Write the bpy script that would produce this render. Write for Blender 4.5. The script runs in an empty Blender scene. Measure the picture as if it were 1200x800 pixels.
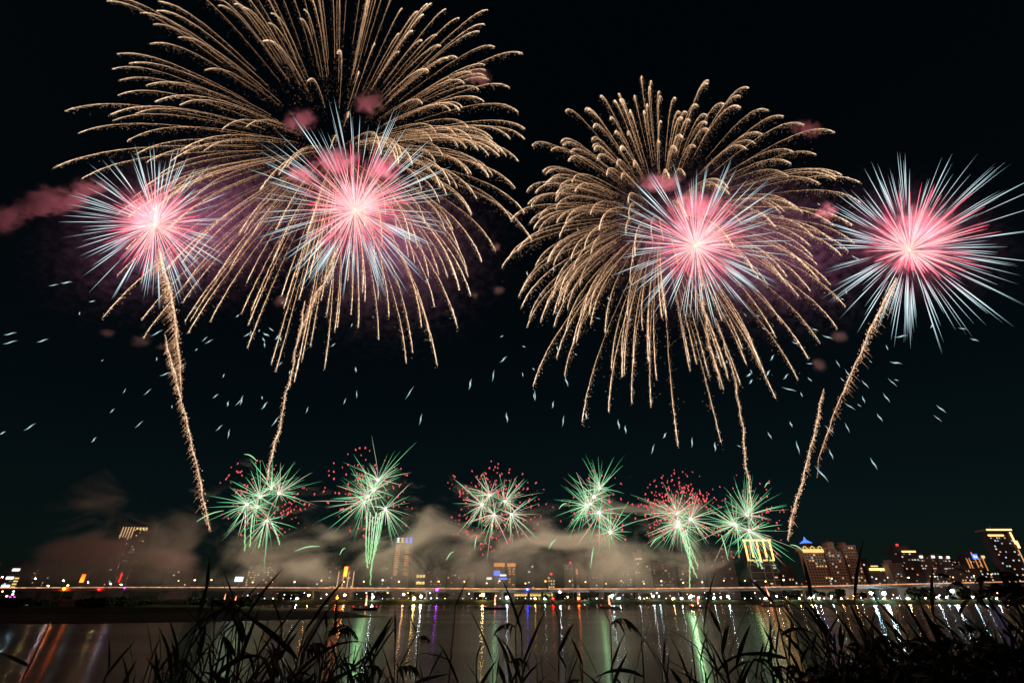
import bpy, math, random
import numpy as np
from mathutils import Vector, Matrix

random.seed(11)
rng = np.random.default_rng(11)
R = math.radians
scene = bpy.context.scene
COL = scene.collection

# ---------------------------------------------------------------- camera, sky, night fill, exposure
H = 6.0                       # eye height above the river
PITCH = R(29.2)
F = 16.0 / 36.0 * 1200.0      # focal length in pixels of the 1200 px wide photograph
CP, SP = math.cos(PITCH), math.sin(PITCH)

cam_data = bpy.data.cameras.new("camera")
cam_data.lens = 16.0
cam_data.sensor_width = 36.0
cam_data.clip_start = 0.05
cam_data.clip_end = 20000
cam = bpy.data.objects.new("camera", cam_data)
cam.location = (0, 0, H)
cam.rotation_euler = (R(90) + PITCH, 0, 0)
COL.objects.link(cam)
scene.camera = cam

world = bpy.data.worlds.new("World")
scene.world = world
world.use_nodes = True
wn = world.node_tree
bg = wn.nodes["Background"]
sky = wn.nodes.new("ShaderNodeTexSky")
sky.sky_type = 'NISHITA'
sky.sun_disc = False
sky.sun_elevation = R(38.0)
sky.sun_rotation = R(200)
sky.air_density = 1.0
sky.dust_density = 1.0
sky.ozone_density = 3.0
tint = wn.nodes.new("ShaderNodeVectorMath"); tint.operation = 'MULTIPLY'
tint.inputs[1].default_value = (0.55, 1.0, 0.8)
wn.links.new(sky.outputs[0], tint.inputs[0])
wn.links.new(tint.outputs[0], bg.inputs[0])
bg.inputs[1].default_value = 0.0013

fill_sun = bpy.data.lights.new("night_fill", 'SUN')
fill_sun.energy = 0.022  # sun lamp added to light the facades evenly, standing in for city light
fill_sun.angle = R(0.5)
fill_sun.color = (1.0, 0.86, 0.72)
mo = bpy.data.objects.new("night_fill", fill_sun)
mo.rotation_euler = (R(52), 0, R(20))
COL.objects.link(mo)

vs = scene.view_settings
scene.display_settings.display_device = 'sRGB'
vs.view_transform = 'Standard'
vs.look = 'None'
vs.exposure = 0.0
vs.gamma = 1.0
vs.use_curve_mapping = False

scene.render.engine = 'CYCLES'
cy = scene.cycles
cy.use_denoising = True
try:
    cy.denoiser = 'OPENIMAGEDENOISE'
except Exception:
    pass
cy.use_adaptive_sampling = False
cy.max_bounces = 4
cy.diffuse_bounces = 1
cy.glossy_bounces = 2
cy.transmission_bounces = 2
cy.volume_bounces = 2
cy.transparent_max_bounces = 24
cy.sample_clamp_indirect = 4.0
cy.sample_clamp_direct = 0.0
cy.use_light_tree = True
cy.volume_max_steps = 128
scene.render.film_transparent = False
scene.render.filter_size = 1.4 if hasattr(scene.render, "filter_size") else 1.5

# ---------------------------------------------------------------- helpers
def at(px, py, Y):
    """The point at distance Y over the ground that the photograph shows at pixel px, py."""
    u, v = px - 600.0, 400.0 - py
    s = Y / (F * CP - v * SP)
    return Vector((u * s, Y, H + (F * SP + v * CP) * s))

def pxm(px, py, Y):
    """Metres per photograph pixel there."""
    v = 400.0 - py
    return Y / (F * CP - v * SP)

def tag(o, label=None, cat=None, group=None, kind=None):
    if label: o['label'] = label
    if cat: o['category'] = cat
    if group: o['group'] = group
    if kind: o['kind'] = kind
    return o

def empty(name, loc, label=None, cat=None, group=None):
    o = bpy.data.objects.new(name, None)
    o.location = loc
    o.empty_display_size = 0.5
    COL.objects.link(o)
    return tag(o, label, cat, group)

class MB:
    """Collects vertices, faces, a per-vertex value (burn) and material slots for ONE mesh object."""
    def __init__(self):
        self.v, self.f, self.b, self.m, self.n = [], [], [], [], 0
    def add(self, verts, faces, burn=0.0, mat=0):
        verts = np.asarray(verts, dtype=float).reshape(-1, 3)
        k = len(verts)
        self.v.append(verts)
        self.b.append(np.full(k, burn) if np.isscalar(burn) else np.asarray(burn, dtype=float))
        base = self.n
        self.f.extend([tuple(i + base for i in fc) for fc in faces])
        self.m.extend([mat] * len(faces))
        self.n += k
        return self
    def box(self, x0, x1, y0, y1, z0, z1, mat=0):
        v = [(x0,y0,z0),(x1,y0,z0),(x1,y1,z0),(x0,y1,z0),(x0,y0,z1),(x1,y0,z1),(x1,y1,z1),(x0,y1,z1)]
        f = [(3,2,1,0),(4,5,6,7),(0,1,5,4),(1,2,6,5),(2,3,7,6),(3,0,4,7)]
        return self.add(v, f, 0.0, mat)
    def tube(self, pts, radii, burn=None, sides=4, mat=0):
        P = np.asarray(pts, dtype=float)
        n = len(P)
        r = np.full(n, radii) if np.isscalar(radii) else np.asarray(radii, dtype=float)
        T = np.gradient(P, axis=0)
        T /= np.linalg.norm(T, axis=1)[:, None] + 1e-9
        up = np.array([0.0, 1.0, 0.02]) if abs(T[:, 1]).mean() < 0.85 else np.array([1.0, 0, 0.02])
        A = np.cross(T, up); A /= np.linalg.norm(A, axis=1)[:, None] + 1e-9
        B = np.cross(T, A)
        ang = np.arange(sides) * 2 * math.pi / sides
        ring = (A[:, None, :] * np.cos(ang)[None, :, None] + B[:, None, :] * np.sin(ang)[None, :, None])
        V = (P[:, None, :] + ring * r[:, None, None]).reshape(-1, 3)
        bb = np.repeat(np.linspace(0, 1, n) if burn is None else np.asarray(burn, dtype=float), sides)
        fs = []
        for i in range(n - 1):
            for j in range(sides):
                a, b = i * sides + j, i * sides + (j + 1) % sides
                fs.append((a, b, b + sides, a + sides))
        fs.append(tuple(range(sides - 1, -1, -1)))
        fs.append(tuple((n - 1) * sides + j for j in range(sides)))
        return self.add(V, fs, bb, mat)
    def grains(self, pts, size, burn, mat=0):
        P = np.asarray(pts, dtype=float)
        n = len(P)
        if n == 0: return self
        s = np.full(n, size) if np.isscalar(size) else np.asarray(size)
        tet = np.array([(1,1,1),(1,-1,-1),(-1,1,-1),(-1,-1,1)]) * 0.577
        V = (P[:, None, :] + tet[None] * s[:, None, None]).reshape(-1, 3)
        fs = []
        for i in range(n):
            a = 4 * i
            fs += [(a, a+1, a+2), (a, a+3, a+1), (a, a+2, a+3), (a+1, a+3, a+2)]
        return self.add(V, fs, np.repeat(burn, 4) if not np.isscalar(burn) else burn, mat)
    def build(self, name, mats, parent=None, smooth=False, loc=None):
        me = bpy.data.meshes.new(name)
        V = np.concatenate(self.v) if self.v else np.zeros((0, 3))
        if parent is not None and loc is None:
            V = V - np.array(parent.matrix_basis.translation if parent.parent is None else parent.matrix_basis.translation + parent.parent.matrix_basis.translation)
        elif loc is not None:
            V = V - np.array(loc)
        me.from_pydata(V.tolist(), [], self.f)
        at_ = me.attributes.new("burn", 'FLOAT', 'POINT')
        at_.data.foreach_set("value", np.concatenate(self.b).astype(np.float32))
        for m in (mats if isinstance(mats, (list, tuple)) else [mats]):
            me.materials.append(m)
        me.polygons.foreach_set("material_index", self.m)
        if smooth:
            me.polygons.foreach_set("use_smooth", [True] * len(me.polygons))
        me.update()
        o = bpy.data.objects.new(name, me)
        COL.objects.link(o)
        if loc is not None and parent is None:
            o.location = loc
        if parent is not None:
            o.parent = parent
        return o

def icos(sub=1):
    t = (1 + 5 ** 0.5) / 2
    v = [(-1,t,0),(1,t,0),(-1,-t,0),(1,-t,0),(0,-1,t),(0,1,t),(0,-1,-t),(0,1,-t),(t,0,-1),(t,0,1),(-t,0,-1),(-t,0,1)]
    v = [np.array(x) / np.linalg.norm(x) for x in v]
    f = [(0,11,5),(0,5,1),(0,1,7),(0,7,10),(0,10,11),(1,5,9),(5,11,4),(11,10,2),(10,7,6),(7,1,8),(3,9,4),(3,4,2),(3,2,6),(3,6,8),(3,8,9),(4,9,5),(2,4,11),(6,2,10),(8,6,7),(9,8,1)]
    for _ in range(sub):
        cache, nf = {}, []
        def mid(a, b):
            k = (min(a, b), max(a, b))
            if k not in cache:
                m = v[a] + v[b]; v.append(m / np.linalg.norm(m)); cache[k] = len(v) - 1
            return cache[k]
        for a, b, c in f:
            ab, bc, ca = mid(a, b), mid(b, c), mid(c, a)
            nf += [(a, ab, ca), (b, bc, ab), (c, ca, bc), (ab, bc, ca)]
        f = nf
    return np.array(v), f
ICO0, ICO1, ICO2 = icos(0), icos(1), icos(2)

# ---------------------------------------------------------------- materials
def new_mat(name):
    m = bpy.data.materials.new(name); m.use_nodes = True
    nt = m.node_tree; nt.nodes.clear()
    out = nt.nodes.new("ShaderNodeOutputMaterial")
    return m, nt, out

def surf(name, col, rough=0.7, noise=0.0, scale=1.0, metal=0.0, col2=None, spec=0.3):
    m, nt, out = new_mat(name)
    p = nt.nodes.new("ShaderNodeBsdfPrincipled")
    p.inputs["Roughness"].default_value = rough
    p.inputs["Metallic"].default_value = metal
    p.inputs["Specular IOR Level"].default_value = spec
    if col2 is None:
        col2 = tuple(c * (1 - noise) for c in col)
    tc = nt.nodes.new("ShaderNodeNewGeometry")
    nz = nt.nodes.new("ShaderNodeTexNoise"); nz.inputs["Scale"].default_value = scale; nz.inputs["Detail"].default_value = 5
    nt.links.new(tc.outputs["Position"], nz.inputs["Vector"])
    rp = nt.nodes.new("ShaderNodeValToRGB")
    rp.color_ramp.elements[0].position = 0.35; rp.color_ramp.elements[1].position = 0.65
    rp.color_ramp.elements[0].color = (*col2, 1); rp.color_ramp.elements[1].color = (*col, 1)
    nt.links.new(nz.outputs["Fac"], rp.inputs["Fac"])
    nt.links.new(rp.outputs["Color"], p.inputs["Base Color"])
    nt.links.new(p.outputs[0], out.inputs["Surface"])
    return m

def glow(name, col, strength, sampled=False):
    m, nt, out = new_mat(name)
    e = nt.nodes.new("ShaderNodeEmission")
    e.inputs[0].default_value = (*col, 1); e.inputs[1].default_value = strength
    nt.links.new(e.outputs[0], out.inputs["Surface"])
    m.cycles.emission_sampling = 'AUTO' if sampled else 'NONE'
    return m

def burning(name, stops, strength, glitter=0.0, gscale=0.8):
    """A burning star's own light along its track: the colour runs with the 'burn' value 0..1; glitter breaks it into grains."""
    m, nt, out = new_mat(name)
    a = nt.nodes.new("ShaderNodeAttribute"); a.attribute_name = "burn"
    rp = nt.nodes.new("ShaderNodeValToRGB")
    els = rp.color_ramp.elements
    els[0].position, els[0].color = stops[0][0], (*stops[0][1], 1)
    els[1].position, els[1].color = stops[-1][0], (*stops[-1][1], 1)
    for p, c in stops[1:-1]:
        e = els.new(p); e.color = (*c, 1)
    nt.links.new(a.outputs["Fac"], rp.inputs["Fac"])
    e = nt.nodes.new("ShaderNodeEmission")
    nt.links.new(rp.outputs["Color"], e.inputs[0])
    e.inputs[1].default_value = strength
    if glitter > 0:
        g = nt.nodes.new("ShaderNodeNewGeometry")
        nz = nt.nodes.new("ShaderNodeTexNoise"); nz.inputs["Scale"].default_value = gscale; nz.inputs["Detail"].default_value = 2
        nt.links.new(g.outputs["Position"], nz.inputs["Vector"])
        mr = nt.nodes.new("ShaderNodeMapRange")
        mr.inputs["From Min"].default_value = 0.38; mr.inputs["From Max"].default_value = 0.62
        mr.inputs["To Min"].default_value = strength * (1 - glitter); mr.inputs["To Max"].default_value = strength * (1 + 0.6 * glitter)
        nt.links.new(nz.outputs["Fac"], mr.inputs["Value"])
        nt.links.new(mr.outputs[0], e.inputs[1])
    nt.links.new(e.outputs[0], out.inputs["Surface"])
    m.cycles.emission_sampling = 'NONE'
    return m

def smoke_mat(name, col, density, nscale, lo, hi, stretch=(1, 1, 1), soft=1.0):
    """Smoke: density from world-space noise, thinning to nothing at the cloud's rim."""
    m, nt, out = new_mat(name)
    L = nt.links.new
    tc = nt.nodes.new("ShaderNodeTexCoord")
    geo = nt.nodes.new("ShaderNodeNewGeometry")
    mp = nt.nodes.new("ShaderNodeMapping"); mp.inputs["Scale"].default_value = stretch
    L(geo.outputs["Position"], mp.inputs["Vector"])
    nz = nt.nodes.new("ShaderNodeTexNoise"); nz.inputs["Scale"].default_value = nscale
    nz.inputs["Detail"].default_value = 4; nz.inputs["Roughness"].default_value = 0.55; nz.inputs["Distortion"].default_value = 0.4
    L(mp.outputs[0], nz.inputs["Vector"])
    ln = nt.nodes.new("ShaderNodeVectorMath"); ln.operation = 'LENGTH'
    L(tc.outputs["Object"], ln.inputs[0])          # containers are unit spheres scaled by their object
    rim = nt.nodes.new("ShaderNodeMapRange"); rim.interpolation_type = 'SMOOTHSTEP'
    rim.inputs["From Min"].default_value = 1.0; rim.inputs["From Max"].default_value = 1.0 - soft
    L(ln.outputs["Value"], rim.inputs["Value"])
    # noise shifted by the rim so the outline is ragged
    ad = nt.nodes.new("ShaderNodeMath"); ad.operation = 'MULTIPLY_ADD'
    L(rim.outputs[0], ad.inputs[0]); ad.inputs[1].default_value = 0.28
    L(nz.outputs["Fac"], ad.inputs[2])
    mr = nt.nodes.new("ShaderNodeMapRange"); mr.interpolation_type = 'SMOOTHSTEP'
    mr.inputs["From Min"].default_value = lo; mr.inputs["From Max"].default_value = hi
    L(ad.outputs[0], mr.inputs["Value"])
    mu = nt.nodes.new("ShaderNodeMath"); mu.operation = 'MULTIPLY'
    L(mr.outputs[0], mu.inputs[0]); L(rim.outputs[0], mu.inputs[1])
    m2 = nt.nodes.new("ShaderNodeMath"); m2.operation = 'MULTIPLY'
    L(mu.outputs[0], m2.inputs[0]); m2.inputs[1].default_value = density
    vp = nt.nodes.new("ShaderNodeVolumePrincipled")
    vp.inputs["Color"].default_value = (*col, 1)
    vp.inputs["Anisotropy"].default_value = 0.1
    L(m2.outputs[0], vp.inputs["Density"])
    L(vp.outputs[0], out.inputs["Volume"])
    return m

GOLD = burning("gold comet sparks", [(0, (0.32, 0.16, 0.08)), (0.35, (0.7, 0.39, 0.21)), (0.7, (0.95, 0.6, 0.36)), (1, (1.0, 0.78, 0.55))], 1.7, 0.5, 0.45)
TAIL = burning("launch tail sparks", [(0, (0.25, 0.12, 0.06)), (0.6, (0.95, 0.55, 0.32)), (1, (1.0, 0.76, 0.52))], 1.1, 0.5, 0.5)
REDRAY = burning("red magnesium star", [(0, (1.0, 0.62, 0.42)), (0.12, (1.0, 0.6, 0.5)), (0.4, (1.0, 0.52, 0.52)), (0.65, (1.0, 0.28, 0.34)), (0.88, (1.0, 0.07, 0.15)), (1, (0.6, 0.02, 0.07))], 1.4, 0.2, 0.12)
BLUERAY = burning("blue white star", [(0, (0.6, 0.25, 0.35)), (0.18, (0.85, 0.72, 0.82)), (0.45, (0.78, 0.97, 1.0)), (0.75, (0.42, 0.64, 0.72)), (1, (0.12, 0.1, 0.09))], 1.15)
GREENRAY = burning("green star", [(0, (1.0, 1.0, 0.85)), (0.2, (0.75, 1.0, 0.65)), (0.5, (0.3, 0.9, 0.42)), (0.85, (0.1, 0.55, 0.24)), (1, (0.05, 0.3, 0.13))], 1.1)
PALERAY = burning("pale gold star", [(0, (1.0, 1.0, 0.9)), (0.35, (1.0, 0.88, 0.66)), (0.7, (0.75, 0.8, 0.5)), (1, (0.5, 0.2, 0.15))], 1.0)
GREENFALL = burning("green falling ember", [(0, (0.75, 1.0, 0.7)), (0.6, (0.42, 0.9, 0.42)), (1, (0.45, 0.8, 0.3))], 1.0)
REDSTAR = glow("red ember", (1.0, 0.14, 0.15), 1.0)
SPARK = burning("blue white ember", [(0, (0.1, 0.25, 0.3)), (0.5, (0.65, 0.95, 1.0)), (1, (0.25, 0.12, 0.06))], 0.9)
CORE = glow("white hot core", (1.0, 0.72, 0.5), 3.0)
COREG = glow("white green core", (1.0, 0.93, 0.82), 3.0)
FLAME = glow("mortar flame", (1.0, 0.2, 0.11), 6.0, True)

# ---------------------------------------------------------------- the setting
def river_mat():
    m, nt, out = new_mat("river water")
    L = nt.links.new
    p = nt.nodes.new("ShaderNodeBsdfPrincipled")
    p.inputs["Base Color"].default_value = (0.022, 0.02, 0.017, 1)
    p.inputs["Roughness"].default_value = 0.2
    p.inputs["IOR"].default_value = 1.33
    geo = nt.nodes.new("ShaderNodeNewGeometry")
    mp = nt.nodes.new("ShaderNodeMapping"); mp.inputs["Scale"].default_value = (0.35, 1.0, 1.0)
    L(geo.outputs["Position"], mp.inputs["Vector"])
    n1 = nt.nodes.new("ShaderNodeTexNoise"); n1.inputs["Scale"].default_value = 0.9; n1.inputs["Detail"].default_value = 4
    L(mp.outputs[0], n1.inputs["Vector"])
    n2 = nt.nodes.new("ShaderNodeTexNoise"); n2.inputs["Scale"].default_value = 0.03; n2.inputs["Detail"].default_value = 3
    L(mp.outputs[0], n2.inputs["Vector"])
    bp = nt.nodes.new("ShaderNodeBump"); bp.inputs["Strength"].default_value = 0.035; bp.inputs["Distance"].default_value = 0.05
    L(n1.outputs["Fac"], bp.inputs["Height"])
    L(bp.outputs[0], p.inputs["Normal"])
    # wind waves run across the river, so their slopes are steeper along it than sideways
    p.inputs["Anisotropic"].default_value = 0.82
    tv = nt.nodes.new("ShaderNodeCombineXYZ"); tv.inputs[1].default_value = 1.0
    L(tv.outputs[0], p.inputs["Tangent"])
    rr = nt.nodes.new("ShaderNodeMapRange")
    rr.inputs["From Min"].default_value = 0.35; rr.inputs["From Max"].default_value = 0.65
    rr.inputs["To Min"].default_value = 0.18; rr.inputs["To Max"].default_value = 0.23
    L(n2.outputs["Fac"], rr.inputs["Value"]); L(rr.outputs[0], p.inputs["Roughness"])
    L(p.outputs[0], out.inputs["Surface"])
    return m

def sheet(name, xs, ys, zf, mat, kind='structure'):
    mb = MB()
    X, Y = np.meshgrid(xs, ys)
    Z = np.vectorize(zf)(X, Y)
    V = np.stack([X, Y, Z], -1).reshape(-1, 3)
    nx, ny = len(xs), len(ys)
    fs = [(j*nx+i, j*nx+i+1, (j+1)*nx+i+1, (j+1)*nx+i) for j in range(ny-1) for i in range(nx-1)]
    mb.add(V, fs)
    o = mb.build(name, mat, smooth=True, loc=(0, 0, 0))
    return tag(o, kind=kind)

SOIL = surf("bank soil", (0.06, 0.05, 0.035), 0.9, 0.5, 0.4)
GRASSM = surf("dark bank grass", (0.04, 0.045, 0.022), 0.9, 0.5, 0.15, spec=0.0)
MUD = surf("river mud", (0.045, 0.032, 0.03), 0.8, 0.4, 0.12, spec=0.02)
CONC = surf("concrete", (0.32, 0.3, 0.27), 0.8, 0.25, 0.3)

BANK_Y = 420.0
BANK_Z = 3.2
river = sheet("river", [-4000, 4000], [4, BANK_Y + 3], lambda x, y: 0.0, river_mat())
def near_z(x, y):
    return 4.3 - 0.02 * max(0, y) if y < 6 else max(-0.6, 4.18 - (y - 6) * 0.45)
near = sheet("near_bank", np.linspace(-80, 80, 41), np.linspace(-30, 18, 25), near_z, SOIL)
def far_z(x, y):
    return -0.5 + min(1, (y - BANK_Y) / 6.0) * (BANK_Z + 0.5) if y < BANK_Y + 6.1 else BANK_Z
far = sheet("far_bank", np.linspace(-6000, 6000, 61), [BANK_Y, BANK_Y + 3, BANK_Y + 6, BANK_Y + 60, 900, 2500, 9000], far_z, GRASSM)

def mud_z(x, y):
    # a flat tongue of mud reaching in from the left
    tip = -46.0
    w = max(0.0, min(1.0, (tip - x) / 60.0))
    y0, y1 = 176 - 44 * w ** 0.6, 178 + 120 * w
    d = min(y - y0, y1 - y)
    return max(-0.4, min(0.3, d * 0.05))
mudflat = sheet("mudflat", np.linspace(-700, -40, 90), np.linspace(125, 305, 60), mud_z, MUD)
def isl_z(x, y):
    w = max(0.0, min(1.0, (-112 - x) / 30.0))
    d = min(1, max(0, (y - 185) / 30)) * min(1, max(0, (295 - y) / 20))
    return -0.5 + 2.2 * w * d + 0.5 * math.sin(x * 0.11) * math.sin(y * 0.13) * w * d
island = sheet("river_island", np.linspace(-800, -105, 90), np.linspace(180, 298, 30), isl_z, GRASSM)

# ---------------------------------------------------------------- trees (far bank and island)
LEAFM = surf("far tree leaves", (0.022, 0.028, 0.012), 0.85, 0.5, 0.6)
BARKM = surf("tree bark", (0.09, 0.065, 0.045), 0.9, 0.4, 1.0)
def tree(x, y, z, h, w, label, group, seed):
    r = np.random.default_rng(seed)
    t = empty("tree", (x, y, z), label, "tree", group)
    mb = MB()
    mb.tube([(x, y, z - 0.3), (x + 0.1, y, z + h * 0.3), (x + r.normal() * 0.3, y, z + h * 0.75)], [h * 0.045, h * 0.035, h * 0.012], sides=6)
    for k in range(4):
        a = r.uniform(0, 6.28)
        mb.tube([(x + 0.1, y, z + h * (0.3 + 0.08 * k)), (x + math.cos(a) * w * 0.35, y + math.sin(a) * w * 0.3, z + h * (0.55 + 0.08 * k))], [h * 0.02, h * 0.008], sides=5)
    mb.build("trunk", BARKM, t)
    mb = MB()
    cl = [(r.normal(0, 0.26) * w, r.normal(0, 0.26) * w, h * r.uniform(0.42, 0.85), w * r.uniform(0.16, 0.3)) for _ in range(9)]
    pts = []
    for cx, cy_, cz, cr in cl:
        d = r.normal(size=(60, 3)); d /= np.linalg.norm(d, axis=1)[:, None]
        pts.append(np.array([x + cx, y + cy_, z + cz]) + d * cr * r.uniform(0.5, 1.1, (60, 1)) * np.array([1, 1, 0.75]))
    P = np.concatenate(pts); n = len(P)
    A = r.normal(size=(n, 3)); A /= np.linalg.norm(A, axis=1)[:, None]
    B = np.cross(A, r.normal(size=(n, 3))); B /= np.linalg.norm(B, axis=1)[:, None]
    s = r.uniform(0.05, 0.095, (n, 1)) * w
    V = np.stack([P - A * s - B * s * .5, P + A * s * .2 - B * s, P + A * s + B * s * .4, P - A * s * .3 + B * s], 1).reshape(-1, 3)
    mb.add(V, [(4*i, 4*i+1, 4*i+2, 4*i+3) for i in range(n)])
    mb.build("crown", LEAFM, t)
    return t

k = 0
for (px, h, w) in [(300, 5, 7), (326, 4, 6), (352, 5, 8), (448, 6, 9), (478, 5, 6), (520, 5, 8), (640, 4, 6), (668, 5, 8), (690, 6, 10), (735, 5, 7), (760, 4, 7), (828, 5, 8), (925, 5, 8), (960, 6, 9), (985, 7, 12), (1078, 8, 17), (1132, 8, 14), (1012, 5, 8), (1160, 6, 9), (1190, 7, 11), (1225, 7, 10)]:
    p = at(px, 705, 427)
    tree(p.x, 427, BANK_Z, h, w, "dark round tree among the lights on the far bank", "trees along the far bank", 100 + k); k += 1
for i in range(26):
    x = -128 - i * 9.5 + random.uniform(-3, 3); y = random.uniform(222, 275)
    tree(x, y, 1.5, random.uniform(2.2, 3.2), random.uniform(7, 11), "black shrubby tree on the dark island in the river", "trees on the dark island", 200 + i)

# ---------------------------------------------------------------- elevated road
ROADM = surf("weathered road concrete", (0.13, 0.115, 0.1), 0.8, 0.25, 0.2)
LAMPPOST = surf("lamp post steel", (0.25, 0.24, 0.22), 0.5, 0.2, 2.0, 0.6)
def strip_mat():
    m, nt, out = new_mat("car light glow along the parapet")
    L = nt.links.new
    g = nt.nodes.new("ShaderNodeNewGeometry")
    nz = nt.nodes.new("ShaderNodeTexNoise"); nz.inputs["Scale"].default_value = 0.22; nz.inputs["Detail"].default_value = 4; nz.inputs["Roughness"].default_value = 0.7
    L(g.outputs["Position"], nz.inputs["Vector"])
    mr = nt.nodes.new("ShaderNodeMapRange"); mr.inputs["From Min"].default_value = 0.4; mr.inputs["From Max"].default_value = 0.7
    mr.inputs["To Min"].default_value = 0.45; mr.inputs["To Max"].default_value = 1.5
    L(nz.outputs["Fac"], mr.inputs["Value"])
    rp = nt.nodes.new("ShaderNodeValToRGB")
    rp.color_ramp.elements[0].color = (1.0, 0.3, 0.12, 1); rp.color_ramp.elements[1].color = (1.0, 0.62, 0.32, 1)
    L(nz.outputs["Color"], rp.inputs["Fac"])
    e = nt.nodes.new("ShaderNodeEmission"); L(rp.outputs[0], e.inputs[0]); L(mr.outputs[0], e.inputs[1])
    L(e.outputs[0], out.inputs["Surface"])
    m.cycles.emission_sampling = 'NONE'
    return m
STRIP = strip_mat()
RY = 436.0
road_px = [(-330, 689.5), (-100, 688.8), (0, 688.3), (150, 687.6), (300, 687.8), (450, 688.6), (600, 689.4), (750, 689.2), (900, 687.6), (1020, 685), (1110, 682.8), (1200, 680.8), (1330, 678), (1500, 675)]
road_pts = [at(px, py, RY) for px, py in road_px]
rx = np.array([p.x for p in road_pts]); rz = np.array([p.z for p in road_pts])
def road_z(x): return float(np.interp(x, rx, rz))
xs_r = np.linspace(rx[0], rx[-1], 90)
road = empty("elevated_road", (0, RY, road_z(0)), "long elevated road with a warm lit edge crossing behind the far bank", "bridge")
def ribbon(y0, y1, dz0, dz1):
    mb = MB()
    V = []
    for x in xs_r:
        z = road_z(x); V += [(x, y0, z + dz0), (x, y1, z + dz0), (x, y1, z + dz1), (x, y0, z + dz1)]
    fs = []
    for i in range(len(xs_r) - 1):
        a = 4 * i
        for j in range(4):
            fs.append((a + j, a + (j + 1) % 4, a + 4 + (j + 1) % 4, a + 4 + j))
    fs += [(0, 1, 2, 3), (len(V) - 1, len(V) - 2, len(V) - 3, len(V) - 4)]
    return mb.add(V, fs)
ribbon(RY, RY + 13, -2.6, -0.9).build("deck", ROADM, road)
ribbon(RY - 0.25, RY - 0.01, -1.3, -0.45).build("parapet", ROADM, road)
ribbon(RY + 13.02, RY + 13.3, -1.3, 0.3).build("parapet", ROADM, road)
ribbon(RY - 0.2, RY - 0.06, -0.44, 0.35).build("glow_strip", STRIP, road)  # glowing ribbon stands in for car lights on the road, no fixture
for i, x in enumerate(np.arange(rx[0] + 20, rx[-1], 32)):
    z = road_z(x)
    mb = MB(); mb.box(x - 0.9, x + 0.9, RY + 4, RY + 9, BANK_Z - 0.5, z - 3.6); mb.box(x - 1.3, x + 1.3, RY + 1, RY + 12, z - 3.595, z - 2.61)
    mb.build("pier", ROADM, road)

# ---------------------------------------------------------------- lamps
LAMPC = {
    'white': glow("cool white lamp", (0.86, 0.93, 1.0), 230.0, True), 'cyan': glow("cyan white lamp", (0.6, 0.9, 1.0), 230.0, True),
    'warm': glow("warm lamp", (1.0, 0.46, 0.14), 190.0, True), 'yellow': glow("yellow lamp", (1.0, 0.66, 0.22), 190.0, True),
    'orange': glow("orange lamp", (1.0, 0.08, 0.002), 170.0, True), 'red': glow("red lamp", (1.0, 0.003, 0.003), 150.0, True),
    'blue': glow("blue lamp", (0.006, 0.03, 1.0), 110.0, True), 'magenta': glow("magenta lamp", (0.45, 0.012, 1.0), 60.0, True),
    'green': glow("green lamp", (0.3, 1.0, 0.5), 50.0, True),
}
for k_ in ('white', 'cyan', 'warm', 'yellow', 'orange', 'green'):
    c_ = {'white': (.86, .93, 1), 'cyan': (.6, .9, 1), 'warm': (1, .55, .22), 'yellow': (1, .7, .28), 'orange': (1, .3, .06), 'green': (.4, 1, .6)}[k_]
    LAMPC['small ' + k_] = glow('small %s lamp' % k_, c_, 9.0, True)
_lampmesh = {}
def lamp_mesh(color, h, r, arm):
    key = (color, h, r, arm)
    if key in _lampmesh: return None, _lampmesh[key]
    mb = MB()
    rp = max(0.07, r * 0.18)
    top = (0, -arm, h)
    mb.tube([(0, 0, 0), (0, 0, h * 0.9), (0, -arm * 0.6, h + r * 0.9), (0, -arm, h + r * 0.9)], [rp, rp * .8, rp * .7, rp * .7], sides=5)
    mb.add(ICO1[0] * np.array([r, r, r * 0.8]) + np.array(top), ICO1[1], 0.0, 1)
    return mb, key
def lamp(x, y, z, color, h, r, label, group, name="street_lamp", arm=0.0, cat="street lamp"):
    mb, key = lamp_mesh(color, h, r, arm)
    if mb is not None:
        o = mb.build(name, [LAMPPOST, LAMPC[color]], loc=(0, 0, 0))
        _lampmesh[key] = o
    else:
        o = key.copy(); COL.objects.link(o)
    o.location = (x, y, z)
    o.name = name
    return tag(o, label, cat, group)

def bank_lamp(px, py, color, r, label, group, Y=BANK_Y + 8, name="lamp_post", cat="lamp post"):
    p = at(px, py, Y)
    h = max(1.2, round(p.z - BANK_Z, 1))
    return lamp(p.x, Y, BANK_Z, color, h, r, label, group, name, 0.0, cat)

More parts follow.
